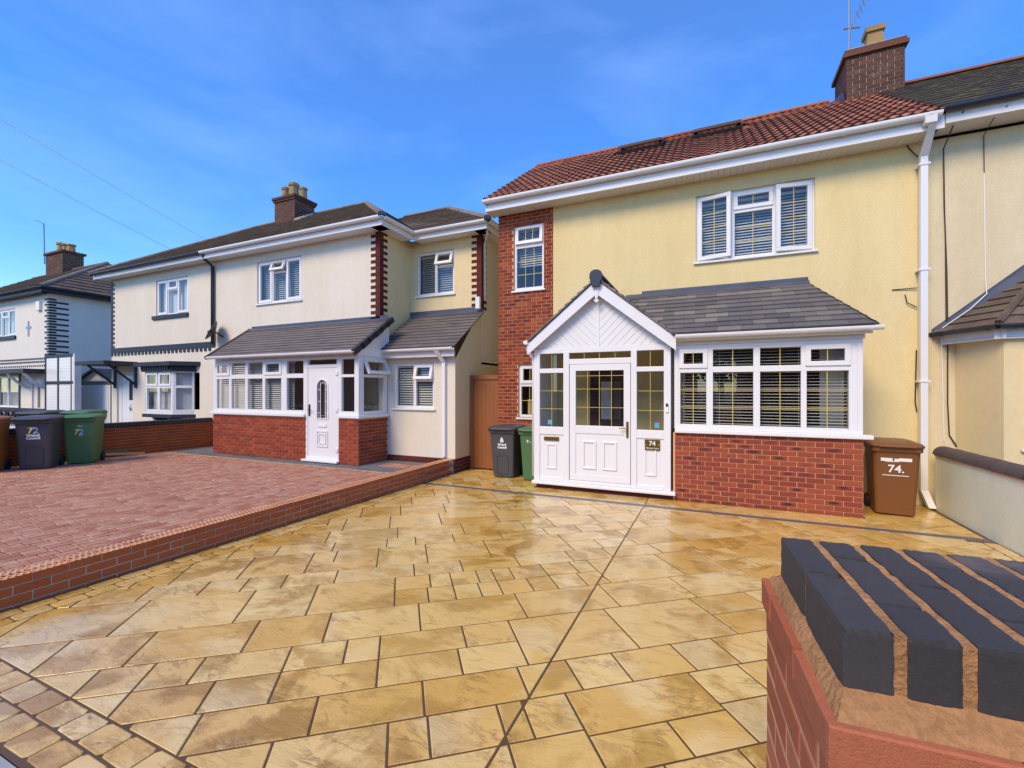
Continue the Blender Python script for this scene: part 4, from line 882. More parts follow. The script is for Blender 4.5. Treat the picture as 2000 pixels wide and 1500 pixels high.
part('flashing', MB().add([(-13.58, 10.46, 7.12), (-12.48, 10.46, 7.12), (-12.48, 10.25, 7.16), (-13.62, 10.25, 7.16), (-12.5, 10.46, 7.45), (-12.5, 11.2, 7.9), (-12.42, 11.2, 7.82), (-12.42, 10.3, 7.25)], [(0, 3, 2, 1), (4, 7, 6, 5)]), 'mortar_g', chm)
# rainwater pipes on the extension
dp = MB(); dp.tube([(-4.72, 9.12, 5.62), (-4.78, 9.3, 5.45), (-4.96, 9.52, 5.3), (-4.96, 9.52, 3.95)], .034, 8); part('downpipe', dp, 'upvc', S, smooth=True)
part('downpipe_shoe', MB().box(-5.06, -4.95, 9.22, 9.30, 3.70, 3.98), 'upvc', S, bevel=.008)
dp = MB(); dp.box(-5.30, -5.22, 8.15, 8.215, .34, 2.42); dp.add([(-5.40, 7.93, 2.66), (-5.28, 7.93, 2.66), (-5.28, 8.02, 2.66), (-5.40, 8.02, 2.66), (-5.31, 8.14, 2.38), (-5.21, 8.14, 2.38), (-5.21, 8.216, 2.38), (-5.31, 8.216, 2.38)], [(0, 1, 2, 3), (7, 6, 5, 4), (4, 5, 1, 0), (5, 6, 2, 1), (6, 7, 3, 2), (7, 4, 0, 3)]); part('downpipe', dp, 'upvc', S, bevel=.004)
# lean-to roof over the extension
TL = plane_T((XC+.02, 7.98, 2.70), (1, 0, 0), (0, EYU-7.98, 3.68-2.70)); ll = math.hypot(EYU-7.98, .98)
lr = part('lean_to_roof', MB().add([(XC+.1, 8.0, 2.68), (XE+.08, 8.0, 2.68), (XE+.08, EYU, 3.66), (XC+.1, EYU, 3.66), (XE+.08, EYU, 2.5), (XE+.08, 8.0, 2.5)], [(0, 1, 2, 3)]), 'porch_tile72', S)
tiles_parts(TL, [(.08, 0), (2.17, 0), (2.17, ll-.1), (.08, ll-.1)], .30, .155, 'porch_tile72', lr, thick=.014, lift=.018); part('flashing', MB(TL).box(.08, 2.15, ll-.13, ll+.01, .012, .03), 'lead', lr); part('flashing', MB().box(XC, XE, EYU-.012, EYU-.002, 3.66, 3.78), 'lead', lr)
part('fascia', MB().box(XC+.1, XE+.07, 8.05, 8.075, 2.50, 2.68), 'upvc_old', lr); gutter([(XC+.05, 7.98, 2.67), (XE+.09, 7.98, 2.67)], 'upvc', lr, .05, brackets=.9)
# porch with brick base
PY = 7.29; PX0, PX1 = -11.67, -6.815; FP = FRONT(PY); RP = RIGHT(PX1)
DX0, DX1 = -8.36, -7.38
pbk = part('porch_base', MB().box(PX0+.03, DX0, PY+.008, MY, .1, 1.165), 'mortar_o', S); part('porch_base', MB().box(DX1, PX1-.008, PY+.008, MY-.03, .1, 1.165), 'mortar_o', S)
brick_parts(FP, PX0+.03, DX0-.01, .175, 1.16, (), 'brick_72', pbk); brick_parts(FP, DX1+.01, PX1, .175, 1.16, (), 'brick_72', pbk); brick_parts(RP, PY, 8.21, .175, 1.16, (), 'brick_72', pbk, start=1)
for a, b in ((PX0-.06, DX0), (DX1, PX1+.06)): part('porch_sill', MB().box(a, b, PY-.06, PY+.09, 1.175, 1.24), 'upvc', S, bevel=.01)
part('porch_side_sill', MB().box(PX1-.09, PX1+.06, PY+.0905, 8.21, 1.1755, 1.2395), 'upvc', S, bevel=.01)
PT = 2.52
xs = [PX0+.06, -10.95, -10.24, -9.53, -8.86]; li = []
for i, (a, b) in enumerate([(-11.50, -11.02), (-10.93, -10.42), (-10.33, -9.80), (-9.71, -9.16), (-8.98, -8.44)]): li += [(a, b, 1.32, 2.06, 'f', 0, 0), (a, b, 2.16, 2.45, 's' if i in (0, 3) else 'f', 0, 0)]
w = window(FP, PX0+.04, DX0, 1.241, PT, li, S, fw=.06, d=0, dep=.07, sill=0, name='porch_window'); blind(FP, PX0+.12, DX0-.55, 1.30, 2.42, .16, w, .05, 42)
part('box', MB(FP).box(-8.6, -8.45, .2, .35, 1.31, 1.42), 'upvc', w)
w = window(FP, DX1, PX1, 1.241, PT, [(DX1+.08, PX1-.12, 1.32, 2.06, 'f', 0, 0), (DX1+.08, PX1-.12, 2.12, 2.45, 'f', 0, 0)], S, fw=.06, d=0, dep=.07, sill=0, name='porch_window')
w = window(RP, PY+.0715, 8.2, 1.241, PT, [(PY+.16, 8.12, 1.32, 2.06, 'f', 0, 0), (PY+.16, 8.12, 2.12, 2.45, 't', 0, 0, 26)], S, fw=.06, d=0, dep=.07, sill=0, name='porch_window')
pl = MB()
for i in range(26):
    t = random.uniform(0, 6.28); l = random.uniform(.15, .3); p = Vector((-7.1, 7.95, 1.28)); e = p+Vector((math.cos(t)*l*.7, math.sin(t)*l*.3, l)); s_ = Vector((-math.sin(t), math.cos(t), 0))*.018; pl.add([p, (p+e)/2+s_, e+Vector((math.cos(t)*.05, 0, -.06)), (p+e)/2-s_], [(0, 1, 2, 3)])
tag(part('pot_plant', pl, 'leaf'), 'spiky green pot plant on the sill inside the brick-based porch', 'plant')
# door with arched glass
dm = MB(FP); frame_mb(dm, DX0, DX1, .235, PT, .055, 0, .07); dm.box(DX0+.055, DX1-.055, .005, .065, 2.28, 2.35); fr = part('door_frame', dm, 'upvc', S, bevel=.004); part('pane', MB(FP).box(DX0+.055, DX1-.055, .03, .036, 2.35, PT-.055), 'glass', fr)
part('door_step', MB().box(DX0-.06, DX1+.03, PY-.09, PY+.08, .19, .235), 'upvc', S, bevel=.008)
xm = (DX0+DX1)/2; hw_ = .15; arch = [(-hw_, 1.16), (hw_, 1.16)]+[(hw_*math.cos(math.pi*i/10), 1.86+hw_*math.sin(math.pi*i/10)) for i in range(11)]
la, lb = DX0+.06, DX1-.06; dm = MB(FP); hole = [(xm+p[0], p[1]) for p in arch]; hn = len(hole)
dm.box(la, xm-hw_, .012, .05, .24, 2.275); dm.box(xm+hw_, lb, .012, .05, .24, 2.275); dm.box(xm-hw_, xm+hw_, .012, .05, .24, 1.16)
for i in range(2, hn-1):
    p, q = hole[i], hole[i+1]; dm.add([(p[0], .012, p[1]), (q[0], .012, q[1]), (q[0], .012, 2.275), (p[0], .012, 2.275), (p[0], .05, p[1]), (q[0], .05, q[1])], [(1, 0, 3, 2), (0, 1, 5, 4)])
door = part('door', dm, 'upvc', S); mo = MB(FP); n2 = hn
o1 = [(xm+p[0]*1.0, p[1]) for p in arch]; o2 = [(xm+p[0]*1.22, p[1]+(.03 if p[1] > 1.5 else -.03)) for p in arch]
for i in range(hn):
    j = (i+1) % hn; mo.add([(o1[i][0], -.004, o1[i][1]), (o1[j][0], -.004, o1[j][1]), (o2[j][0], .0, o2[j][1]), (o2[i][0], .0, o2[i][1]), (o2[j][0], .013, o2[j][1]), (o2[i][0], .013, o2[i][1]), (o1[i][0], .02, o1[i][1]), (o1[j][0], .02, o1[j][1])], [(0, 3, 2, 1), (3, 5, 4, 2), (0, 1, 7, 6)])
frame_mb(mo, xm-.17, xm+.17, .52, .88, .03, -.004, .013); frame_mb(mo, xm-.11, xm+.11, .58, .82, .025, -.004, .0125); mo.box(xm-.13, xm+.13, -.004, .013, .96, 1.02); part('moulding', mo, 'upvc', door)
part('pane', MB(FP).prism(hole, lambda p, d: (p[0], d, p[1]), .034, .04), 'glass', door); g = MB(FP)
for dx in (-.075, .075): g.box(xm+dx-.007, xm+dx+.007, .024, .034, 1.16, 1.92)
for z in (1.27, 1.53, 1.79): g.box(xm-.15, xm-.075, .0245, .0335, z-.007, z+.007); g.box(xm+.075, xm+.15, .0245, .0335, z-.007, z+.007)
for t in (45, 90, 135): g.tube([(xm+.075*math.cos(R(t)), .029, 1.87+.075*math.sin(R(t))), (xm+.15*math.cos(R(t)), .029, 1.86+.15*math.sin(R(t)))], .007, 4)
g.tube([(xm+.075*math.cos(math.pi*i/8), .029, 1.87+.075*math.sin(math.pi*i/8)) for i in range(9)], .007, 4); part('glazing_bar', g, 'upvc', door)
hd = MB(FP); hd.box(la+.03, la+.065, -.008, .012, 1.2, 1.46); hd.tube([(la+.047, -.005, 1.34), (la+.047, -.05, 1.34), (la+.16, -.05, 1.34)], .009, 6); part('handle', hd, 'dark', door)
for z in (.42, 1.3, 2.1): part('hinge', MB(FP).box(lb-.03, lb+.05, -.02, .012, z, z+.09), 'upvc', door, bevel=.008)
part('porch_inner_wall', MB().box(PX0+.1, XC-.02, 8.16, 8.2, 1.2, 2.6), 'dark_in', S)
# porch roof: tiled, black verge on the right, hipped edge on the left
TPo = plane_T((-11.5, 7.07, 2.60), (1, 0, 0), (0, MY-7.07, 3.44-2.60)); pl_ = math.hypot(MY-7.07, .84)
pr_ = part('porch_roof', MB().add([(-11.45, 7.1, 2.59), (-6.78, 7.1, 2.59), (-6.78, MY, 3.42), (-11.45, MY, 3.42)], [(0, 1, 2, 3)]), 'porch_tile72', S)
tiles_parts(TPo, [(-.05, 0), (4.75, 0), (4.75, pl_-.1), (-.05, pl_-.1)], .30, .125, 'porch_tile72', pr_, thick=.014, lift=.017)
part('flashing', MB(TPo).box(-.02, 4.72, pl_-.13, pl_, .012, .028), 'lead', pr_); part('flashing', MB().box(-11.5, -6.85, MY-.012, MY-.003, 3.42, 3.52), 'lead', pr_)
vg = MB(TPo); n = 6
for i in range(n): vg.box(4.73, 4.82, -.03+i*pl_/n, (i+1.04)*pl_/n, -.08-.012*(i % 2), .045-.004*i % 2)
part('verge_cap', vg, 'black', pr_); vg = MB(TPo); vg.box(-.09, -.04, -.03, pl_, -.05, .04); part('verge_edge', vg, 'brown_tile', pr_)
part('porch_gable_infill', MB().add([(-6.80, 7.2, 2.52), (-6.80, MY, 2.52), (-6.80, MY, 3.36), (-6.80, 7.2, 2.62)], [(0, 1, 2, 3)]), 'upvc', S)
part('porch_head', MB().box(PX0+.04, PX1-.001, PY-.0, MY, PT+.002, 2.58), 'upvc', S); gutter([(-11.62, 7.09, 2.60), (-6.72, 7.09, 2.60)], 'upvc', S, .05, brackets=.9)
dish = MB(Matrix.Translation((-12.75, 8.02, 3.42)) @ Matrix.Rotation(R(-35), 4, 'Z') @ Matrix.Rotation(R(62), 4, 'X')).lathe([(.02, 0), (.15, .02), (.26, .06), (.30, .09), (.29, .095), (.15, .03), (.02, .01)], 0, 0, 20)
d_ = part('satellite_dish', dish, 'bin_grey', S, smooth=True); am = MB(); am.tube([(-12.75, 8.04, 3.42), (-12.72, 8.25, 3.30)], .02, 6); am.tube([(-12.74, 8.0, 3.35), (-12.45, 7.72, 3.36)], .012, 6); am.box(-12.48, -12.38, 7.66, 7.74, 3.33, 3.40); part('dish_arm', am, 'dark', d_)
dpm = MB(); dpm.tube([(XP+.06, 7.86, 5.62), (XP+.0, 7.95, 5.5), (XP-.02, 8.19, 5.35), (XP-.02, 8.19, 3.1)], .045, 8); part('downpipe', dpm, 'blackgutter', S, smooth=True)

# ---- the other half: cream with a black band, oriel window and timber canopy
K = thing('house', 'cream semi with black toothed band, small oriel window and black gutter', 'house', (-15.8, 11, .17), 0, 'houses along this side of the street')
part('shell', MB().add([(XL70, MY, 0), (XL70, 14.5, 0), (XP-.003, 14.5, 0), (XL70, MY, 5.6), (XL70, 14.5, 5.6), (XP-.003, 14.5, 5.6)], [(0, 1, 4, 3), (1, 2, 5, 4)]), 'cream', K)
KW = (-15.994, -14.341, 4.12, 5.23); KD = (-18.25, -17.3, .25, 2.27)
wall('wall', FM, XL70, XP-.003, 0, 5.6, [KW, KD, (-15.7, -13.8, 1.2, 2.3)], 'cream', K, .1)
fl = MB(); fl.box(XL70+.02, XP-.05, 8.45, 14.4, 2.6, 2.75); fl.box(XL70+.02, XP-.05, 8.45, 14.4, .1, .2); fl.box(XL70+.02, XP-.05, 8.45, 14.4, 5.58, 5.64); fl.box(XL70+.02, XP-.05, 11, 11.1, .2, 5.58); part('floor', fl, 'floor_in', K)
w = three_light(FM, KW, K, False, sill=0); part('curtain', MB(FM).box(KW[0]+.05, KW[1]-.05, .16, .17, KW[2]+.05, KW[3]-.05), 'curtain', w); part('window_sill', MB(FM).box(KW[0]-.16, KW[1]+.02, -.05, .04, 4.0, 4.115), 'black', K, bevel=.005)
bnd = MB(FM); bnd.box(XL70-.01, XP-.02, -.025, 0.005, 3.03, 3.19)
x = XL70
while x < XP-.2: bnd.box(x, x+.10, -.0245, .004, 2.93, 3.03); x += .20
part('black_band', bnd, 'black', K)
qn = MB(FM); z = 3.2; k = 0
while z < 5.45: qn.box(XL70-.012, XL70+(.10 if k % 2 else .20), -.012, .0, z, z+.072); z += .075*(1 if k % 2 else 1); k += 1
part('quoins', qn, 'black', K, kind='stuff')
dk = part('door', MB(FM).box(KD[0]+.2, KD[1], .06, .1, KD[2], KD[3]), 'upvc', K); part('door_pane', MB(FM).box(-17.62, -17.42, .052, .06, 1.45, 2.05), 'dark', dk); part('knocker', MB(FM).tube([(-17.5, .05, 1.3), (-17.55, .03, 1.2), (-17.5, .03, 1.1), (-17.45, .03, 1.2)], .012, 5), 'dark', dk); part('door_side_panel', MB(FM).box(KD[0], KD[0]+.195, .05, .1, KD[2], KD[3]), 'upvc', K)
cn = MB(); cn.box(-18.75, -17.0, 7.35, MY, 2.58, 2.70); part('canopy', cn, 'black', K, bevel=.01)
for x in (-18.3, -17.08): c_ = MB(); c_.tube([(x, 7.5, 2.58), (x, MY-.02, 1.95)], .035, 4); c_.box(x-.035, x+.035, MY-.06, MY-.0, 1.85, 2.6); part('canopy_brace', c_, 'black', K)
OY = 7.88; fo = [(-16.2, MY), (-15.85, OY), (-14.45, OY), (-14.05, MY)]
om = MB(); om.prism(fo, lambda p, d: (p[0], p[1], d), 1.06, 1.14); part('oriel_base', om, 'upvc', K)
om = MB(); om.prism([(-16.3, MY), (-15.9, OY-.06), (-14.42, OY-.06), (-13.98, MY)], lambda p, d: (p[0], p[1], d), .96, 1.055); part('oriel_shelf', om, 'black', K)
for x in (-15.5, -14.75): part('oriel_bracket', MB().add([(x, OY, .96), (x+.1, OY, .96), (x+.1, MY, .96), (x, MY, .96), (x, MY, .62), (x+.1, MY, .62)], [(0, 4, 5, 1), (0, 3, 4), (1, 5, 2)]), 'black', K)
w = window(FRONT(OY), -15.84, -14.455, 1.14, 2.35, [(-15.76, -15.22, 1.2, 1.84, 'f', 0, 0), (-15.1, -14.54, 1.2, 1.84, 'f', 0, 0), (-15.76, -15.22, 1.92, 2.29, 's', 0, 0), (-15.1, -14.54, 1.92, 2.29, 's', 0, 0)], K, fw=.05, d=0, dep=.06, sill=0, name='oriel_window')
curtain(FRONT(OY), -15.8, -14.5, 1.2, 2.3, .2, w)
TC = Matrix.Translation((-14.45, OY, 0)) @ Matrix.Rotation(math.atan2(.37, .40), 4, 'Z')
w = window(TC, .0, .545, 1.14, 2.35, [(.08, .48, 1.2, 1.84, 'f', 0, 0), (.08, .48, 1.92, 2.29, 'f', 0, 0)], K, fw=.05, d=0, dep=.06, sill=0, name='oriel_window'); part('lace', MB(TC).box(.05, .5, .12, .13, 1.2, 2.3), 'curtain', w)
part('oriel_cheek', MB().add([(*fo[0], 1.14), (*fo[1], 1.14), (*fo[1], 2.36), (*fo[0], 2.36)], [(0, 1, 2, 3)]), 'upvc', K)
hm = MB(); hm.prism([(-16.5, MY), (-16.1, OY-.2), (-14.25, OY-.2), (-13.75, MY)], lambda p, d: (p[0], p[1], d), 2.50, 2.62); hm.prism([(-16.3, MY), (-15.92, OY-.08), (-14.4, OY-.08), (-13.95, MY)], lambda p, d: (p[0], p[1], d), 2.34, 2.497); part('oriel_head', hm, 'black', K)
x = -15.85; hm = MB()
while x < -14.45: hm.box(x, x+.06, OY-.13, OY-.081, 2.40, 2.498); x += .12
part('oriel_dentils', hm, 'black', K, kind='stuff')
eaves((XL70-.35, 7.9, EZ), (XP, 7.9, EZ), K, 'upvc_old', 'blackgutter')
roof_face([(XL70-.4, 7.84, EZ+.02), (XP, 7.84, EZ+.02), (XP, 11.35, 7.9), rdg[0]], 'roof', K, 'brown_tile', .30, .30); roof_face([(XL70-.4, 14.8, EZ+.02), (XL70-.4, 7.84, EZ+.02), rdg[0]], 'hip_roof', K, 'brown_tile', .30, .30); ridges((XL70-.4, 7.84, EZ+.04), rdg[0], K); ridges(rdg[0], (XP, 11.35, 7.9), K)

# ---- white house further along
Wt = thing('house', 'white house with black painted quoins and dark hipped roof at the far end', 'house', (-27, 11, .17), 0, 'houses along this side of the street'); WX = -22.95; FW = FRONT(8.25)
WW = (-27.6, -25.7, 4.0, 5.1); WL = (-27.4, -25.35, 1.08, 2.35)
part('shell', MB().add([(WX, 8.25, 0), (WX, 14.5, 0), (WX, 14.5, 5.5), (WX, 8.25, 5.5), (-33, 14.5, 0), (-33, 14.5, 5.5), (-33, 8.25, 0), (-33, 8.25, 5.5)], [(0, 1, 2, 3), (1, 4, 5, 2), (4, 6, 7, 5)]), 'white_render', Wt)
wall('wall', FW, -33, WX, 0, 5.5, [WW, WL, (-24.3, -23.5, .25, 2.2)], 'white_render', Wt, .1); part('floor', MB().box(-32.9, WX-.02, 8.45, 14.4, 2.5, 2.75), 'floor_in', Wt); part('inner_wall', MB().box(-32.9, WX-.02, 9.6, 9.7, .1, 5.5), 'dark_in', Wt)
w = three_light(FW, WW, Wt, False, sill=0); part('curtain', MB(FW).box(WW[0]+.05, WW[1]-.05, .16, .17, WW[2]+.05, WW[3]-.05), 'curtain', w); part('window_sill', MB(FW).box(WW[0]-.1, WW[1]+.08, -.06, .02, 3.85, 3.99), 'black', Wt)
w = window(FW, *WL, [(WL[0]+.06, -26.5, 1.15, 2.28, 'f', 0, 0), (-26.42, WL[1]-.06, 1.15, 2.28, 'f', 0, 0)], Wt, d=.03, sill=0); curtain(FW, WL[0]+.05, WL[1]-.05, 1.12, 2.3, .15, w); part('window_sill', MB(FW).box(WL[0]-.1, WL[1]+.1, -.06, .02, .95, 1.075), 'black', Wt); part('window_edge', MB(FW).box(WL[1]+.0, WL[1]+.1, -.03, .01, 1.075, 2.4), 'black', Wt)
dw = part('door', MB(FW).box(-24.3, -23.5, .05, .1, .25, 2.2), 'upvc_old', Wt); part('door_pane', MB(FW).box(-23.95, -23.75, .043, .05, 1.1, 2.0), 'dark_in', dw)
qm = MB(FW); z = 2.9; k = 0
while z < 5.3:
    l = .38 if k % 2 else .22
    qm.box(WX-(.12 if k % 2 else .28), WX+.013, -.013, 0, z, z+.07); qm.box(WX+.0005, WX+.0125, 0, l+.2*(k % 2), z, z+.07); z += .105; k += 1
for i in range(60):
    x = -33+i*.17
    if x < WX-.1: qm.box(x, x+.11, -.012, 0, 2.96, 3.03); qm.box(x+.05, x+.16, -.012, 0, 2.84, 2.91); qm.box(x, x+.07, -.012, 0, 2.68, 2.76)
part('black_quoins', qm, 'black', Wt, kind='stuff')
part('canopy', MB().box(-28, -23.05, 7.6, 8.25, 2.42, 2.58), 'black', Wt); cm = MB()
for x in (-24.5, -23.2): cm.tube([(x, 7.65, 2.42), (x, 7.9, 2.1), (x, 8.22, 1.85)], .05, 6)
part('canopy_brace', cm, 'upvc_old', Wt); part('alarm_box', MB(FW).box(-23.75, -23.45, -.09, 0, 4.85, 5.2), 'paint_w', Wt, bevel=.01)
part('wall_ornament', MB(FW).box(-24.6, -24.5, -.02, 0, 3.9, 4.5).box(-24.75, -24.35, -.0195, .0, 4.2, 4.3), 'steel', Wt)
eaves((-33.3, 7.95, 5.62), (WX+.3, 7.95, 5.62), Wt, 'black', 'black'); eaves((WX+.3, 7.95, 5.62), (WX+.3, 14.5, 5.62), Wt, 'black', 'black')
wr = [(-33, 11.3, 7.75), (-25.85, 11.3, 7.75)]
roof_face([(-33.3, 7.9, 5.63), (WX+.35, 7.9, 5.63), wr[1], wr[0]], 'roof', Wt, 'brown_tile', .3, .3); roof_face([(WX+.35, 7.9, 5.63), (WX+.35, 14.7, 5.63), wr[1]], 'hip_roof', Wt, 'brown_tile', .3, .3); ridges((WX+.35, 7.9, 5.66), wr[1], Wt); ridges(wr[0], wr[1], Wt)
chm = part('chimney', MB().box(-30.6, -28.9, 10.9, 11.7, 7.2, 8.55), 'mortar_g', Wt); c_ = MB(); ring_bricks(c_, -30.6, -28.9, 10.9, 11.7, 7.2, 8.55); part('chimney_bricks', c_, 'brick_chim', chm, kind='stuff'); part('chimney_cap', MB().box(-30.68, -28.82, 10.82, 11.78, 8.55, 8.65), 'brick_chim', chm)
for x, h in ((-30.1, .62), (-29.6, .5), (-29.15, .42)): part('chimney_pot', MB().lathe([(.2, 8.62), (.16, 8.62+h*.8), (.21, 8.62+h*.85), (.21, 8.62+h)], x, 11.3, 8), 'chimpot', chm)
am = MB(); am.tube([(-31, 11, 8.2), (-31.1, 11, 10.3), (-32.0, 11, 10.6)], .03, 5); part('aerial', am, 'steel', chm)
# ================= smaller things
# garage and clad gate between the far houses
ga = thing('garage', 'small white garage with weathered plank door between the far houses', 'garage', (-21.2, 10, .17)); FG = FRONT(8.95)
part('wall', MB(FG).add([(-22.4, 0, 0), (-20.0, 0, 0), (-20.0, 0, 2.2), (-21.2, 0, 2.55), (-22.4, 0, 2.15), (-22.4, 4, 0), (-20.0, 4, 0), (-20.0, 4, 2.2), (-21.2, 4, 2.55), (-22.4, 4, 2.15)], [(0, 1, 2, 3, 4), (1, 6, 7, 2), (5, 0, 4, 9)]), 'white_render', ga)
part('roof', MB(FG).add([(-22.55, -.15, 2.12), (-21.2, -.15, 2.60), (-19.9, -.15, 2.2), (-22.55, 4, 2.12), (-21.2, 4, 2.60), (-19.9, 4, 2.2), (-22.55, -.15, 2.04), (-21.2, -.15, 2.52), (-19.9, -.15, 2.12)], [(0, 1, 4, 3), (1, 2, 5, 4), (0, 6, 7, 1), (1, 7, 8, 2)]), 'black', ga)
x = -22.25; pme_ = MB().box(0, .135, -.03, -.005, .2, 1.98).mesh('plank', mat_plain('peeling_white_paint', lin(222, 222, 220), .7, 0, .16))
while x < -20.2: link('plank', pme_, ga, Matrix.Translation((x, 8.95+random.uniform(-.004, .004), 0))); x += .14
part('door_head', MB(FG).box(-22.33, -20.1, -.05, .0, 1.99, 2.12), 'bin_grey', ga); part('door_jamb', MB(FG).box(-20.13, -20.05, -.045, 0, .1, 1.989), 'black', ga); part('door_handle', MB(FG).box(-20.9, -20.87, -.05, -.03, .45, 1.0), 'dark', ga)
gt = thing('clad_gate', 'tall white boarded gate with black strips beside the white house', 'gate', (-22.1, 8.2, .17)); FT = FRONT(8.15)
for i in range(26): part('board', MB(FT).box(-22.85, -20.95, -.012, .01, .3+i*.103, .3+i*.103+.098), 'upvc', gt)
for x in (-22.9, -21.95, -20.98): part('strip', MB(FT).box(x, x+.09, -.03, -.013, .25, 3.0), 'black', gt)
for z in (2.0, 2.98): part('rail', MB(FT).box(-22.9, -20.8, -.034, -.0135, z, z+.11), 'black', gt)
part('post', MB(FT).box(-20.89, -20.70, -.03, .16, .1, 3.08), 'upvc_old', gt)
# brown side gate
sg_ = thing('side_gate', 'tall brown boarded side gate between the two houses', 'gate', (-4.65, 8.86, 0)); bmG = MB().box(0, .098, 0, .025, .02, 2.08).mesh('board', M['gate']); x = -5.0
while x < -4.3: link('board', bmG, sg_, Matrix.Translation((x, 8.87+random.uniform(0, .003), 0))); x += .1
part('frame', MB().box(-4.995, -4.28, 8.845, 8.869, 2.02, 2.12).box(-4.995, -4.92, 8.845, 8.8685, 0, 2.019), 'gate', sg_)
# garden wall with blue brick coping between 72 and 70
gw = thing('garden_wall', 'orange brick garden wall with dark blue brick-on-edge coping beside the cream houses', 'wall', (-13.2, 6.3, .17)); WXx = -13.1
part('mortar_core', MB().box(WXx-.2, WXx-.008, 3.2, 8.2, .1, .86), 'mortar_o', gw); brick_stuff('bricks', RIGHT(WXx), 3.2, 8.2, .18, .86, (), 'brick_70', gw)
part('creasing', MB().box(WXx-.24, WXx+.03, 3.2, 8.2, .861, .885), 'brick_quoin', gw)
cme_ = brick_mesh(.066, .10, .21, 'bluebrick'); y = 3.24
while y < 8.2: link('coping_brick', cme_, gw, RIGHT(WXx+.01) @ Matrix.Translation((y, 0, .937))); y += .078
tl = thing('trellis', 'black rail fence with white lattice infill in front of the white house', 'fence', (-20, 5.5, .2))
part('rail', MB().box(-24, -15.6, 5.5, 5.56, 1.22, 1.30).box(-24, -15.6, 5.5, 5.56, .86, .93), 'black', tl); lm_ = MB(); x = -24
while x < -15.8: lm_.tube([(x, 5.53, .93), (x+.35, 5.53, 1.22)], .03, 4); lm_.tube([(x+.35, 5.54, .93), (x, 5.54, 1.22)], .03, 4); lm_.box(x-.04, x, 5.5, 5.555, .931, 1.219); x += .40
part('lattice', lm_, 'black', tl, kind='stuff'); part('panel', MB().box(-24, -15.6, 5.57, 5.6, .2, 1.2), 'upvc', tl)
for k, (x, y, z, l, a) in enumerate(((-12.95, 5.6, .20, .9, 0), (-12.85, 5.75, .215, 1.25, 4))):
    m = Matrix.Translation((x, y, z+.03)) @ Matrix.Rotation(R(86+a), 4, 'Z') @ Matrix.Rotation(R(2+3*k), 4, 'Y')
    tag(part('timber_offcut', MB(m).box(-l/2, l/2, -.02, .02, 0, .14 if k == 0 else .05), 'wood' if k else 'oldwood'), ('short grey timber board leaning on the orange garden wall', 'long pale timber batten lying along the orange garden wall')[k], 'timber')
# ---- wheelie bins
def wheelie_bin(loc, rz, mat, label, group=None, panel=True, marks=()):
    t = thing('wheelie_bin', label, 'bin', loc, rz, group or 'wheelie bins standing by the houses'); T = PW[t.name]
    def loft(secs, T_=T):
        mb = MB(T_); n = 12; vs = []
        for (w, y0, y1, z, r) in secs:
            pts = []
            for cx, cy, a0 in ((w/2-r, y1-r, 0), (-w/2+r, y1-r, 90), (-w/2+r, y0+r, 180), (w/2-r, y0+r, 270)):
                for k in range(3): a = R(a0+45*k); pts.append((cx+r*math.cos(a), cy+r*math.sin(a), z))
            vs += pts
        fs = [(i*n+j, i*n+(j+1) % n, (i+1)*n+(j+1) % n, (i+1)*n+j) for i in range(len(secs)-1) for j in range(n)]
        mb.add(vs, fs+[list(range(n))[::-1], [(len(secs)-1)*n+j for j in range(n)]]); return mb
    body = part('body', loft([(.44, -.26, .22, .02, .04), (.45, -.265, .24, .06, .04), (.53, -.335, .31, .90, .045), (.53, -.335, .31, .905, .045), (.57, -.365, .34, .915, .04), (.58, -.37, .345, .97, .04)]), mat, t, bevel=.004)
    part('lid', loft([(.585, -.375, .33, .972, .05), (.60, -.40, .34, .985, .05), (.60, -.405, .345, 1.01, .05), (.56, -.37, .34, 1.035, .06), (.40, -.24, .30, 1.055, .06)]), mat, t, bevel=.006)
    part('lid_handle', MB(T).box(-.2, .2, -.43, -.395, .985, 1.005), mat, t, bevel=.006)
    hm = MB(T); hm.tube([(-.24, .34, .95), (-.24, .41, .99), (.24, .41, .99), (.24, .34, .95)], .016, 8); part('handle', hm, mat, t)
    for sx in (-1, 1):
        wm = MB(T @ Matrix.Translation((sx*.235, .24, .10)) @ Matrix.Rotation(R(90), 4, 'Y')); wm.lathe([(.03, -.03), (.10, -.03), (.10, .03), (.03, .03)], 0, 0, 16); part('wheel', wm, 'rubber', t)
    # front plane of the body: leans outwards towards the top
    FT_ = T @ Matrix.Translation((0, -.265, .06)) @ Matrix.Rotation(math.atan2(.07, .84), 4, 'X')
    if panel:
        pm_ = MB(FT_); o = [(-.13, .02), (.13, .02), (.13, .36)]+[(.13-.04+.04*math.cos(R(a)), .36+.04*math.sin(R(a))) for a in (30, 60, 90)]+[(-.09+.04*math.cos(R(a)), .36+.04*math.sin(R(a))) for a in (90, 120, 150)]+[(-.13, .36)]
        inn = [(x*.9, .02+(z-.02)*.965) for x, z in o]; n = len(o)
        pm_.add([(x, -.010, z) for x, z in o]+[(x, -.010, z) for x, z in inn]+[(x, .0, z) for x, z in o]+[(x, .004, z) for x, z in inn], [(i, (i+1) % n, n+(i+1) % n, n+i) for i in range(n)]+[(2*n+i, 2*n+(i+1) % n, (i+1) % n, i) for i in range(n)]+[(n+i, n+(i+1) % n, 3*n+(i+1) % n, 3*n+i) for i in range(n)])
        part('front_panel', pm_, mat, body)
    for body_, size, x, z, m_, nm in marks:
        part(nm, text_mb(body_, size, FT_ @ Matrix.Translation((x, -.0045, z)) @ RX, .0015, bold=.003 if nm != 'small_print' else 0), m_, body)
    return t, body, FT_
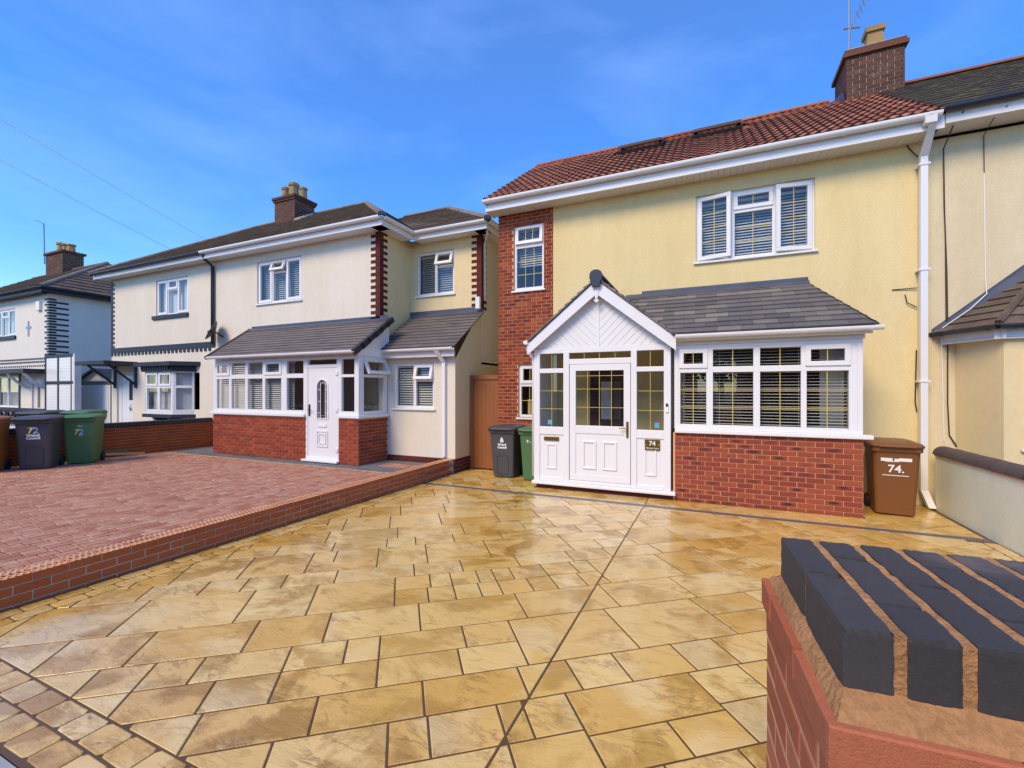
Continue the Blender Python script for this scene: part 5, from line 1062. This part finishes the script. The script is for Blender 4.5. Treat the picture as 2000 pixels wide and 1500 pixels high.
def crest(FT_, x, z, body):
    m = MB(FT_)
    for dx, dz, r in ((0, .075, .018), (0, .035, .034), (-.025, .01, .018), (.025, .01, .018), (0, .0, .02)):
        n = 10; m.add([(x+dx+r*math.cos(2*math.pi*i/n), -.006, z+dz+r*math.sin(2*math.pi*i/n)) for i in range(n)], [list(range(n))])
    part('emblem', m, 'paint_w', body)
t, b_, FT_ = wheelie_bin((-3.86, 8.44, 0), R(3), 'bin_grey', 'grey wheelie bin with white council crest by the brown side gate', marks=(('Walsall', .062, 0, .60, 'paint_w', 'lettering'), ('Council', .062, 0, .545, 'paint_w', 'lettering'))); crest(FT_, 0, .68, b_)
wheelie_bin((-3.17, 8.36, 0), R(4), 'bin_green', 'green wheelie bin marked 9 beside the white porch', panel=False, marks=(('9', .075, -.10, .70, 'paint_w', 'number'), ('hrs', .035, -.04, .70, 'paint_w', 'small_print')))
t, b_, FT_ = wheelie_bin((2.42, 8.22, 0), R(-6), 'bin_brown', 'brown wheelie bin painted 74 between the bay window and white downpipe', panel=False, marks=(('74.', .15, .0, .565, 'paint_w', 'number'),))
part('underline', MB(FT_).box(-.15, .14, -.006, -.003, .515, .525), 'paint_w', b_)
pm_ = MB(FT_)
for x0, x1, z0, z1 in ((-.17, -.04, .72, .765), (-.02, .03, .715, .76), (.03, .17, .725, .77), (-.12, .0, .712, .722)): pm_.box(x0, x1, -.006, -.003, z0, z1)
part('painted_out_number', pm_, 'paint_w', b_)
RB = R(52)
wheelie_bin((-12.62, 3.62, g72(3.6)), RB, 'bin_tan', 'orange-brown wheelie bin at the end of the row on the red paving', panel=False)
t, b_, FT_ = wheelie_bin((-12.40, 4.34, g72(4.3)), RB, 'bin_grey', 'dark grey wheelie bin with colourful 72 sticker on the red paving', marks=(('72', .17, 0, .66, 'pic72', 'number'), ('Walsall', .065, 0, .60, 'paint_w', 'lettering'), ('Council', .065, 0, .545, 'paint_w', 'lettering')))
wheelie_bin((-12.52, 5.08, g72(5)), RB, 'bin_green', 'green wheelie bin with colourful 72 sticker beside the dark grey one', panel=False, marks=(('72', .16, 0, .58, 'pic72', 'number'), ('Blue', .05, .03, .74, 'paint_w', 'small_print'), ('bins', .04, .03, .545, 'paint_w', 'small_print')))
wheelie_bin((-14.3, 5.05, .25), R(40), 'bin_grey', 'dark wheelie bin beyond the garden wall in front of the trellis', panel=False)
wheelie_bin((-13.78, 5.6, .25), R(40), 'bin_green', 'green wheelie bin beyond the garden wall in front of the garage', panel=False)
# ---- brick gate pier with blue capping bricks, right in front of the camera
pr0 = thing('gate_pier', 'red brick gate pier capped with blue bricks on edge in sandy mortar', 'pier', (.46, 1.05, .05)); TPi = Matrix.Translation((.185, .827, 0)) @ Matrix.Rotation(R(3.6), 4, 'Z')
PZ = 1.42; NB = 8; CW_ = .0795; cap_w = NB*CW_-.02; DP = .442
part('mortar_bed', MB(TPi).box(.003, cap_w-.003, .003, DP-.003, 1.30, PZ-.012), 'mortar_p', pr0)
fil = MB(TPi); z0, z1 = 1.296, 1.325; i_ = .004; o_ = .04
A = [(-.022+.004, -o_, z0), (cap_w+o_, -o_, z0), (cap_w+o_, DP+o_, z0), (-.022+.004, DP+o_, z0)]; Bq = [(i_, i_, z1), (cap_w-i_, i_, z1), (cap_w-i_, DP-i_, z1), (i_, DP-i_, z1)]
nseg = 14; rng = random.Random(3)
for e in range(4):
    a0, a1, b0, b1 = Vector(A[e]), Vector(A[(e+1) % 4]), Vector(Bq[e]), Vector(Bq[(e+1) % 4]); gp_ = []
    for i in range(nseg+1):
        t = i/nseg; p, q = a0.lerp(a1, t), b0.lerp(b1, t); gp_.append([p, p.lerp(q, .35)+Vector((0, 0, .006+rng.uniform(-.004, .004))), p.lerp(q, .7)+Vector((0, 0, .003+rng.uniform(-.004, .004))), q+Vector((0, 0, .004))])
    fil.add([p for r_ in gp_ for p in r_], [(4*i+j, 4*i+4+j, 4*i+5+j, 4*i+1+j) for i in range(nseg) for j in range(3)])
part('mortar_fillet', fil, 'mortar_p', pr0, smooth=True)
def capbrick(x0, y0, y1):
    bm = bmesh.new(); bmesh.ops.create_cube(bm, size=1); bmesh.ops.subdivide_edges(bm, edges=bm.edges[:], cuts=9, use_grid_fill=True)
    rr_ = random.Random(int(x0*1000+y0*77)); sx, sy, sz = .065, y1-y0, .102; chips = [(rr_.choice((-1, 1)), rr_.uniform(-.5, .5), rr_.uniform(.002, .006)) for _ in range(3)]
    for v in bm.verts:
        x, y, z = v.co; on = [abs(abs(t)-.5) < 1e-4 for t in (x, y, z)]; k = sum(on)
        p = Vector(((x+.5)*sx, (y+.5)*sy, (z+.5)*sz)); c_ = Vector((sx/2, sy/2, sz/2))
        if k >= 2:
            d = rr_.uniform(.0004, .0022)*(1.6 if k == 3 else 1)
            for cx_, cy_, cd_ in chips:
                if z > 0 and x*cx_ > 0 and abs(y-cy_) < .06: d += cd_*(1-abs(y-cy_)/.06)
            for i in range(3):
                if on[i]: p[i] += d*(1 if p[i] < c_[i] else -1)
        elif k == 1:
            i = on.index(True); p[i] += rr_.uniform(-.0003, .0003)
        v.co = p+Vector((x0, y0, PZ-.102))
    me = bpy.data.meshes.new('capping_brick'); bm.to_mesh(me); bm.free(); me.materials.append(M['bluebrick'])
    return link('capping_brick', me, pr0, TPi @ Matrix.Rotation(random.uniform(-.003, .003), 4, 'Z'))
for c in range(NB):
    x0 = c*CW_; cuts = [0, .2165, .2255, DP] if c % 2 == 0 else [0, .105, .114, .329, .338, DP]
    for i in range(0, len(cuts), 2): capbrick(x0, cuts[i], cuts[i+1])
    if c < NB-1:
        j = MB(TPi); n = 16; vs = []; rj = random.Random(c)
        for i in range(n+1): y = .002+(DP-.004)*i/n; z = PZ-.0035+rj.uniform(-.0025, .0015); vs += [(x0+.064, y, z), (x0+.0722, y, z+rj.uniform(-.001, .003)), (x0+.0805, y, z)]
        vs += [(x0+.064, .003, 1.31), (x0+.0805, .003, 1.31)]
        j.add(vs, [(3*i+k, 3*i+k+1, 3*i+4+k, 3*i+3+k) for i in range(n) for k in range(2)]+[(len(vs)-2, len(vs)-1, 2, 1, 0)]); part('mortar_joint', j, 'mortar_p', pr0)
# red brickwork below
bx0_, bx1_, by0_, by1_ = -.022, cap_w+.045, -.045, DP+.045
part('mortar_core', MB(TPi).box(bx0_+.0012, bx1_-.0012, by0_+.0012, by1_-.0012, 0, 1.288), 'mortar_o', pr0)
z = 1.231; k = 0; cache = {}
while z > .02:
    ov = .010 if k == 0 else 0
    for face in range(2):
        T_ = TPi @ (Matrix.Translation((0, by0_-ov, 0)) if face == 0 else Matrix.Translation((bx0_-ov, by1_, 0)) @ Matrix.Rotation(R(-90), 4, 'Z'))
        a0, a1 = (bx0_-ov, bx1_+ov) if face == 0 else (0, by1_-by0_)
        x = a0-(.1125 if (k+face) % 2 else 0)
        while x < a1-.02:
            p0, p1 = max(x, a0)+(.0 if x <= a0 else .0), min(x+BL, a1)
            if p1-p0 > .03:
                key = round(p1-p0, 3)
                if key not in cache: cache[key] = brick_mesh(p1-p0, .065, .05, 'brick_pier', .003)
                link('brick', cache[key], pr0, T_ @ Matrix.Translation(((p0+p1)/2, random.uniform(-.0015, .0015), z+.0325)) @ Matrix.Rotation(random.uniform(-.006, .006), 4, 'Y'))
            x += BL+BJ
    z -= .075; k += 1
# ---- overhead lines
for k, (a, b, c) in enumerate((((-17.77, 10.81, 7.6), 0, (-14.33, -1.03, 9.55)), ((-18.13, 9.82, 6.97), 0, (-13.97, -.04, 8.15)))):
    m = MB(); a, c = Vector(a), Vector(c); pts = []
    for i in range(25):
        t = i/24; p = a.lerp(c, t); p.z -= .35*t*(1-t); pts.append(p)
    m.tube(pts, .008, 5); tag(part('overhead_cable', m, 'cable_w'), ('upper pale overhead cable running to the chimney of the cream houses', 'lower pale overhead cable running to the roof of the cream houses')[k], 'cable', 'overhead cables')
# ---- houses and hedge across the street, seen only as reflections in the glass
for k, x in enumerate((-19, -6, 7, -32, -45, -58)):
    h = thing('house', ('brick house across the street opposite the garage', 'brick house across the street opposite the cream porch', 'brick house across the street opposite the yellow house', 'brick house across the street opposite the white house', 'brick house across the street, second beyond the white house', 'brick house across the street, third beyond the white house')[k], 'house', (x, -22, 0), 0, 'houses across the street')
    part('wall', MB().box(x-5, x+5, -26, -18, 0, 5.2), 'brick_72', h); part('roof', MB().add([(x-5.4, -17.6, 5.2), (x+5.4, -17.6, 5.2), (x+5.4, -26.4, 5.2), (x-5.4, -26.4, 5.2), (x-2, -22, 8), (x+2, -22, 8)], [(0, 4, 5, 1), (1, 5, 2), (2, 5, 4, 3), (3, 4, 0)]), 'brown_tile', h)
    for wx in (-3, 2.2): part('window', MB().box(x+wx, x+wx+1.6, -18, -17.95, 3.2, 4.4), 'dark', h); part('window', MB().box(x+wx, x+wx+1.6, -18, -17.95, .9, 2.2), 'dark', h)
for k, x in enumerate((-12.5, .5, 13)):
    t = thing('street_tree', ('leafy street tree opposite the cream houses', 'leafy street tree opposite the yellow house', 'leafy street tree opposite the house on the right')[k], 'tree', (x, -13, 0), 0, 'street trees across the road'); part('trunk', MB().tube([(x, -13, -.1), (x+.1, -13, 1.5), (x, -13.1, 3.2)], .22, 8, .12), 'bark', t)
    cr = MB(); rt = random.Random(k)
    for i in range(1500):
        u, v, r_ = rt.random()*6.28, rt.uniform(-1, 1), rt.random()**.4; p = Vector((x+2.3*r_*math.cos(u)*math.sqrt(1-v*v), -13+2.3*r_*math.sin(u)*math.sqrt(1-v*v), 4.2+2.0*r_*v)); a = Vector((rt.uniform(-1, 1), rt.uniform(-1, 1), rt.uniform(-1, 1))).normalized()*.16; b = a.cross(Vector((rt.uniform(-1, 1), 1, rt.uniform(-1, 1)))).normalized()*.1; cr.add([p-a, p+b, p+a, p-b], [(0, 1, 2, 3)])
    part('crown', cr, 'leaf', t)
